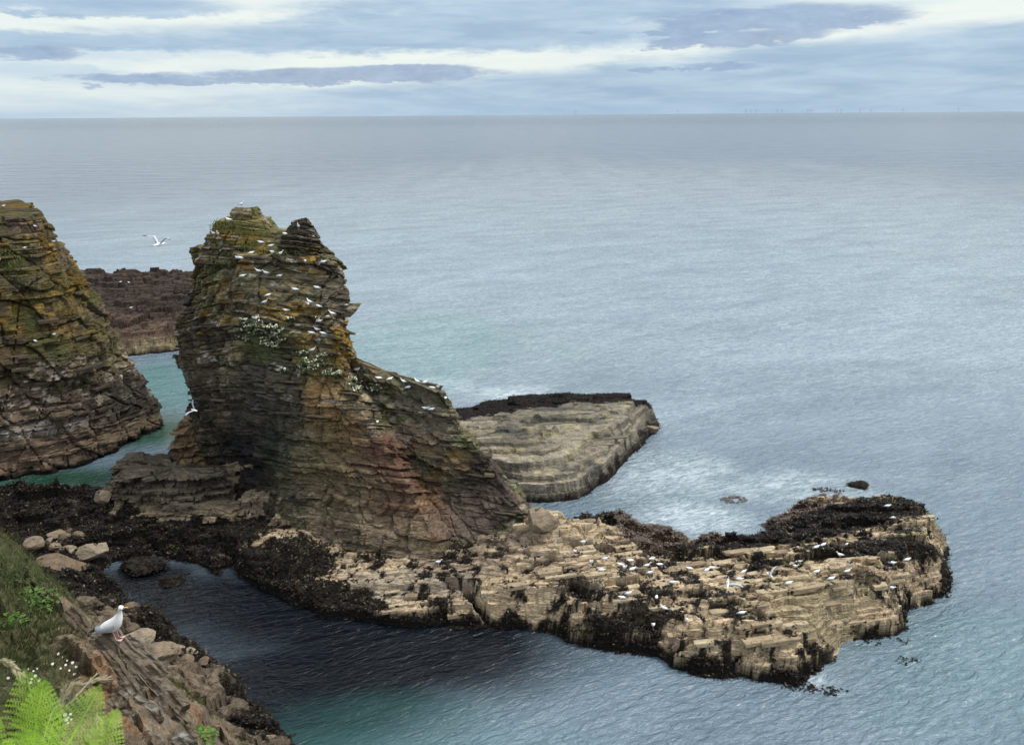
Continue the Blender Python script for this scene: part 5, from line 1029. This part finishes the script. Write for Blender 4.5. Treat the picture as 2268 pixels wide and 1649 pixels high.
PLT = [(972, 1243, 'R', 'stand', 'alone on the smooth pale rock at the foot of the fissure'), (1291, 1199, 'R', 'stand', 'standing on the neck below the cream block'), (1274, 1210, 'R', 'sit', 'sitting behind the one on the neck'), (1309, 1248, 'C', 'stand', 'upright at the left end of the promontory flock'), (1340, 1241, 'R', 'stand', 'grey-backed at the upper left of the flock'),
 (1331, 1257, 'R', 'sit', 'sitting under the grey-backed one'), (1375, 1243, 'L', 'sit', 'in front of the black weed slope, left of a pair'), (1397, 1240, 'L', 'sit', 'upper one of the pair against the weed slope'), (1407, 1245, 'L', 'sit', 'lower one of the pair against the weed slope'), (1431, 1249, 'R', 'stand', 'right of the weed-slope pair'),
 (1442, 1232, 'R', 'sit', 'highest of the flock, on the black weed itself'), (1460, 1245, 'L', 'sit', 'rightmost of the flock near the weed slope'), (1383, 1260, 'C', 'stand', 'left one of the front trio of the flock'), (1400, 1259, 'R', 'sit', 'middle one of the front trio of the flock'), (1438, 1259, 'R', 'stand', 'right one of the front trio of the flock'),
 (1526, 1255, 'L', 'sit', 'alone between the flock and the middle group'), (1576, 1257, 'R', 'sit', 'upper one of the tight pair mid promontory'), (1565, 1266, 'R', 'stand', 'lower one of the tight pair mid promontory'), (1644, 1257, 'R', 'sit', 'beside the dark weed hollow above the white streak'), (1637, 1281, 'R', 'sit', 'sitting right of the landing gull'),
 (1487, 1289, 'R', 'sit', 'on the long ledge left of the white streaks'), (1452, 1322, 'C', 'sit', 'on the slab right of the bathing pair'), (1470, 1341, 'L', 'stand', 'on the lower lip of the slab, facing the stack'), (1392, 1320, 'R', 'stand', 'right one of the pair over the black gully'), (1379, 1322, 'L', 'sit', 'left one of the pair over the black gully'),
 (1519, 1371, 'C', 'stand', 'upright on the big tan block near the water'), (1445, 1383, 'C', 'stand', 'nearest the water, on the dark weed rim'), (1642, 1356, 'R', 'sit', 'on the block above the cream front slabs'),
 (1766, 1229, 'R', 'sit', 'sitting at the edge of the back weed belt'), (1860, 1232, 'L', 'stand', 'looking left beside a dark hollow on the right half'), (1758, 1253, 'C', 'stand', 'left one over the ledge under the weed belt'), (1804, 1261, 'R', 'sit', 'in the middle of the ledge under the weed belt'), (1873, 1253, 'R', 'stand', 'on the bright block edge beside the weed step'),
 (1837, 1274, 'R', 'sit', 'below the bright block edge'), (1743, 1285, 'R', 'sit', 'sitting right beside the wing-raising gull'), (1738, 1265, 'L', 'sit', 'just above the wing-raising gull'), (1874, 1193, 'R', 'sit', 'second from the top in the back weed field'), (1904, 1188, 'R', 'sit', 'right one of two in the back weed field'),
 (1819, 1205, 'R', 'sit', 'on the pale heap in the back weed field'), (1807, 1212, 'R', 'sit', 'just below the pale heap in the back weed field'), (1961, 1121, 'R', 'sit', 'farthest out along the back rim'), (1978, 1145, 'R', 'sit', 'on the dark slope near the far right corner'), (1975, 1245, 'R', 'sit', 'on the right-hand weed step'),
 (2008, 1238, 'R', 'sit', 'top of the rounded pale block at far right'), (1973, 1300, 'R', 'sit', 'on the ledge of the yellow front block at right')]
for (u, v, f, po, tx) in PLT: gull_on(u, v, f, po, 'white gull '+tx, gp)
for (u, v, f, po, tx) in [(8, 455, 'R', 'sit', 'on the flat top of the left cliff'), (81, 499, 'L', 'sit', 'on the nest ledge under the cliff top'), (59, 553, 'R', 'sit', 'sitting in the gold band of the left cliff'), (121, 549, 'R', 'sit', 'at the right rim of the left cliff'), (4, 561, 'R', 'sit', 'upper one at the left picture edge on the cliff grass'),
   (4, 586, 'R', 'sit', 'lower one at the left picture edge on the cliff grass'), (80, 739, 'L', 'sit', 'left one of two on the dark mid cliff'), (120, 739, 'R', 'sit', 'right one of two on the dark mid cliff')]: gull_on(u, v, f, po, 'white gull '+tx, gc)
for (u, v, f, po, tx) in [(267, 622, 'R', 'sit', 'left one on the dark reef crest'), (286, 623, 'L', 'sit', 'right one on the dark reef crest'), (290, 679, 'R', 'sit', 'alone on the reddish flank of the reef')]: gull_on(u, v, f, po, 'white gull '+tx, gr)
# birds in the air
gf = 'gulls on the wing'
gull(aty(353, 541, 38), 1.15, 'fly', 'gull gliding over the sea left of the stack with dark wing tips', gf, 1.15, rad(6), 0, SOAR)
gull(aty(430, 908, 58), 2.6, 'fly', 'white gull wheeling in front of the foot of the stack', gf, 1.05, rad(-50), 0, HIGH)
gull(Vector(aty(1612, 1292, 48.6)), 1.3, 'fly', 'gull landing with wings raised on the middle of the promontory', gf, 1.25, rad(48), rad(-30), HIGH)
p, n_ = hit(1704, 1278)
if p is not None: gull(p+Vector((0, 0, .2)), 2.4, 'fly', 'gull raising both wings beside the white-stained ledge', gf, 1., 0, rad(-20), HIGH)
# the near gull
def near_gull():
    p, n_ = hit(262, 1416); base = p if p is not None else Vector(aty(256, 1414, 10.9)); print('near gull', base)
    GP['near'] = gull_meshes('stand', .20); keep = GP['stand']; GP['stand'] = GP['near']
    g = gull(base, -.08, 'stand', 'herring gull with grey wings standing on the tilted slab in the near left', None, 1.1, 0, rad(-16))
    for ch in list(g.children):
        if ch.data.name.startswith('leg'): pass
    GP['stand'] = keep; z = .20; hz = z+.205+.012
    for sd in (1, -1):
        e = tube([((.240, sd*.030, hz+.012), .001, .001), ((.243, sd*.032, hz+.014), .0075, .0075), ((.247, sd*.0335, hz+.014), .001, .001)], M['black'], 'eye', 8); obj('eye', e, g)
    s_ = tube([((.300, 0, hz+.002), .004, .003), ((.308, 0, hz-.002), .0095, .007), ((.316, 0, hz-.004), .004, .003)], M['red'], 'beak_spot', 8); obj('beak_spot', s_, g)
    return g
near_gull()

# ================================================================== WIND FARM on the horizon
def turbine_parts():
    tw = []; F = []
    for (z, r_) in ((0, 3.2), (95, 2.0)):
        for k in range(8): a = k*math.pi/4; tw.append((r_*math.cos(a), r_*math.sin(a), z))
    F = [(k, (k+1) % 8, 8+(k+1) % 8, 8+k) for k in range(8)]+[tuple(range(8, 16))]; T = pyd('tower', tw, F, M['turbine'])
    Nn = pyd('nacelle', [(x, y, z) for x in (-2.5, 2.5) for y in (-7, 6) for z in (94, 99)], [(0, 1, 3, 2), (4, 6, 7, 5), (0, 4, 5, 1), (2, 3, 7, 6), (0, 2, 6, 4), (1, 5, 7, 3)], M['turbine'])
    Bl = pyd('blade', [(-2.2, 0, 0), (2.2, 0, 0), (3., .3, 14), (-1.4, .3, 14), (.3, 0, 70), (0, 1.2, 0), (.2, .9, 14)], [(0, 1, 2, 3), (3, 2, 4), (0, 3, 6, 5), (1, 5, 6, 2), (3, 4, 6), (2, 6, 4)], M['turbine'])
    return T, Nn, Bl
TT, TN, TB = turbine_parts(); r_ = random.Random(5)
tl = [(1275, 'faintest turbine standing alone near the middle of the horizon'), (1500, 'lone turbine left of the wind farm'), (1652, 'first turbine of the wind farm from the left'), (1662, 'second turbine of the wind farm, close to the first'), (1674, 'third turbine of the wind farm from the left'), (1721, 'left turbine of the second pair'), (1731, 'right turbine of the second pair'), (1788, 'left turbine of the close trio'), (1794, 'middle turbine of the close trio'), (1800, 'right turbine of the close trio'),
      (1852, 'left turbine of the two darkest ones'), (1862, 'right turbine of the two darkest ones'), (1904, 'turbine standing clear right of the two darkest ones'), (1929, 'turbine between the clear one and the angled one'), (1999, 'turbine with angled blades towards the right'), (2122, 'last turbine at the right end of the wind farm')]
for k_, (u, tx) in enumerate(tl):
    D = 26000+r_.uniform(-1500, 3000); x, y, d = ray(u, 252); t = empty('wind_turbine', tx, 'wind turbine', 'offshore wind farm on the horizon', (x/y*D, D, 0)); t.rotation_euler = (0, 0, r_.uniform(-.4, .4)); t.scale = (1.1,)*3
    for me in (TT, TN): o = bpy.data.objects.new(me.name.split('.')[0], me); COL.objects.link(o); o.parent = t
    a0 = r_.uniform(0, 2)
    for q in range(3): o = bpy.data.objects.new('blade', TB); COL.objects.link(o); o.parent = t; o.location = (0, -8, 96.5); o.rotation_euler = (0, a0+q*2.094, 0)
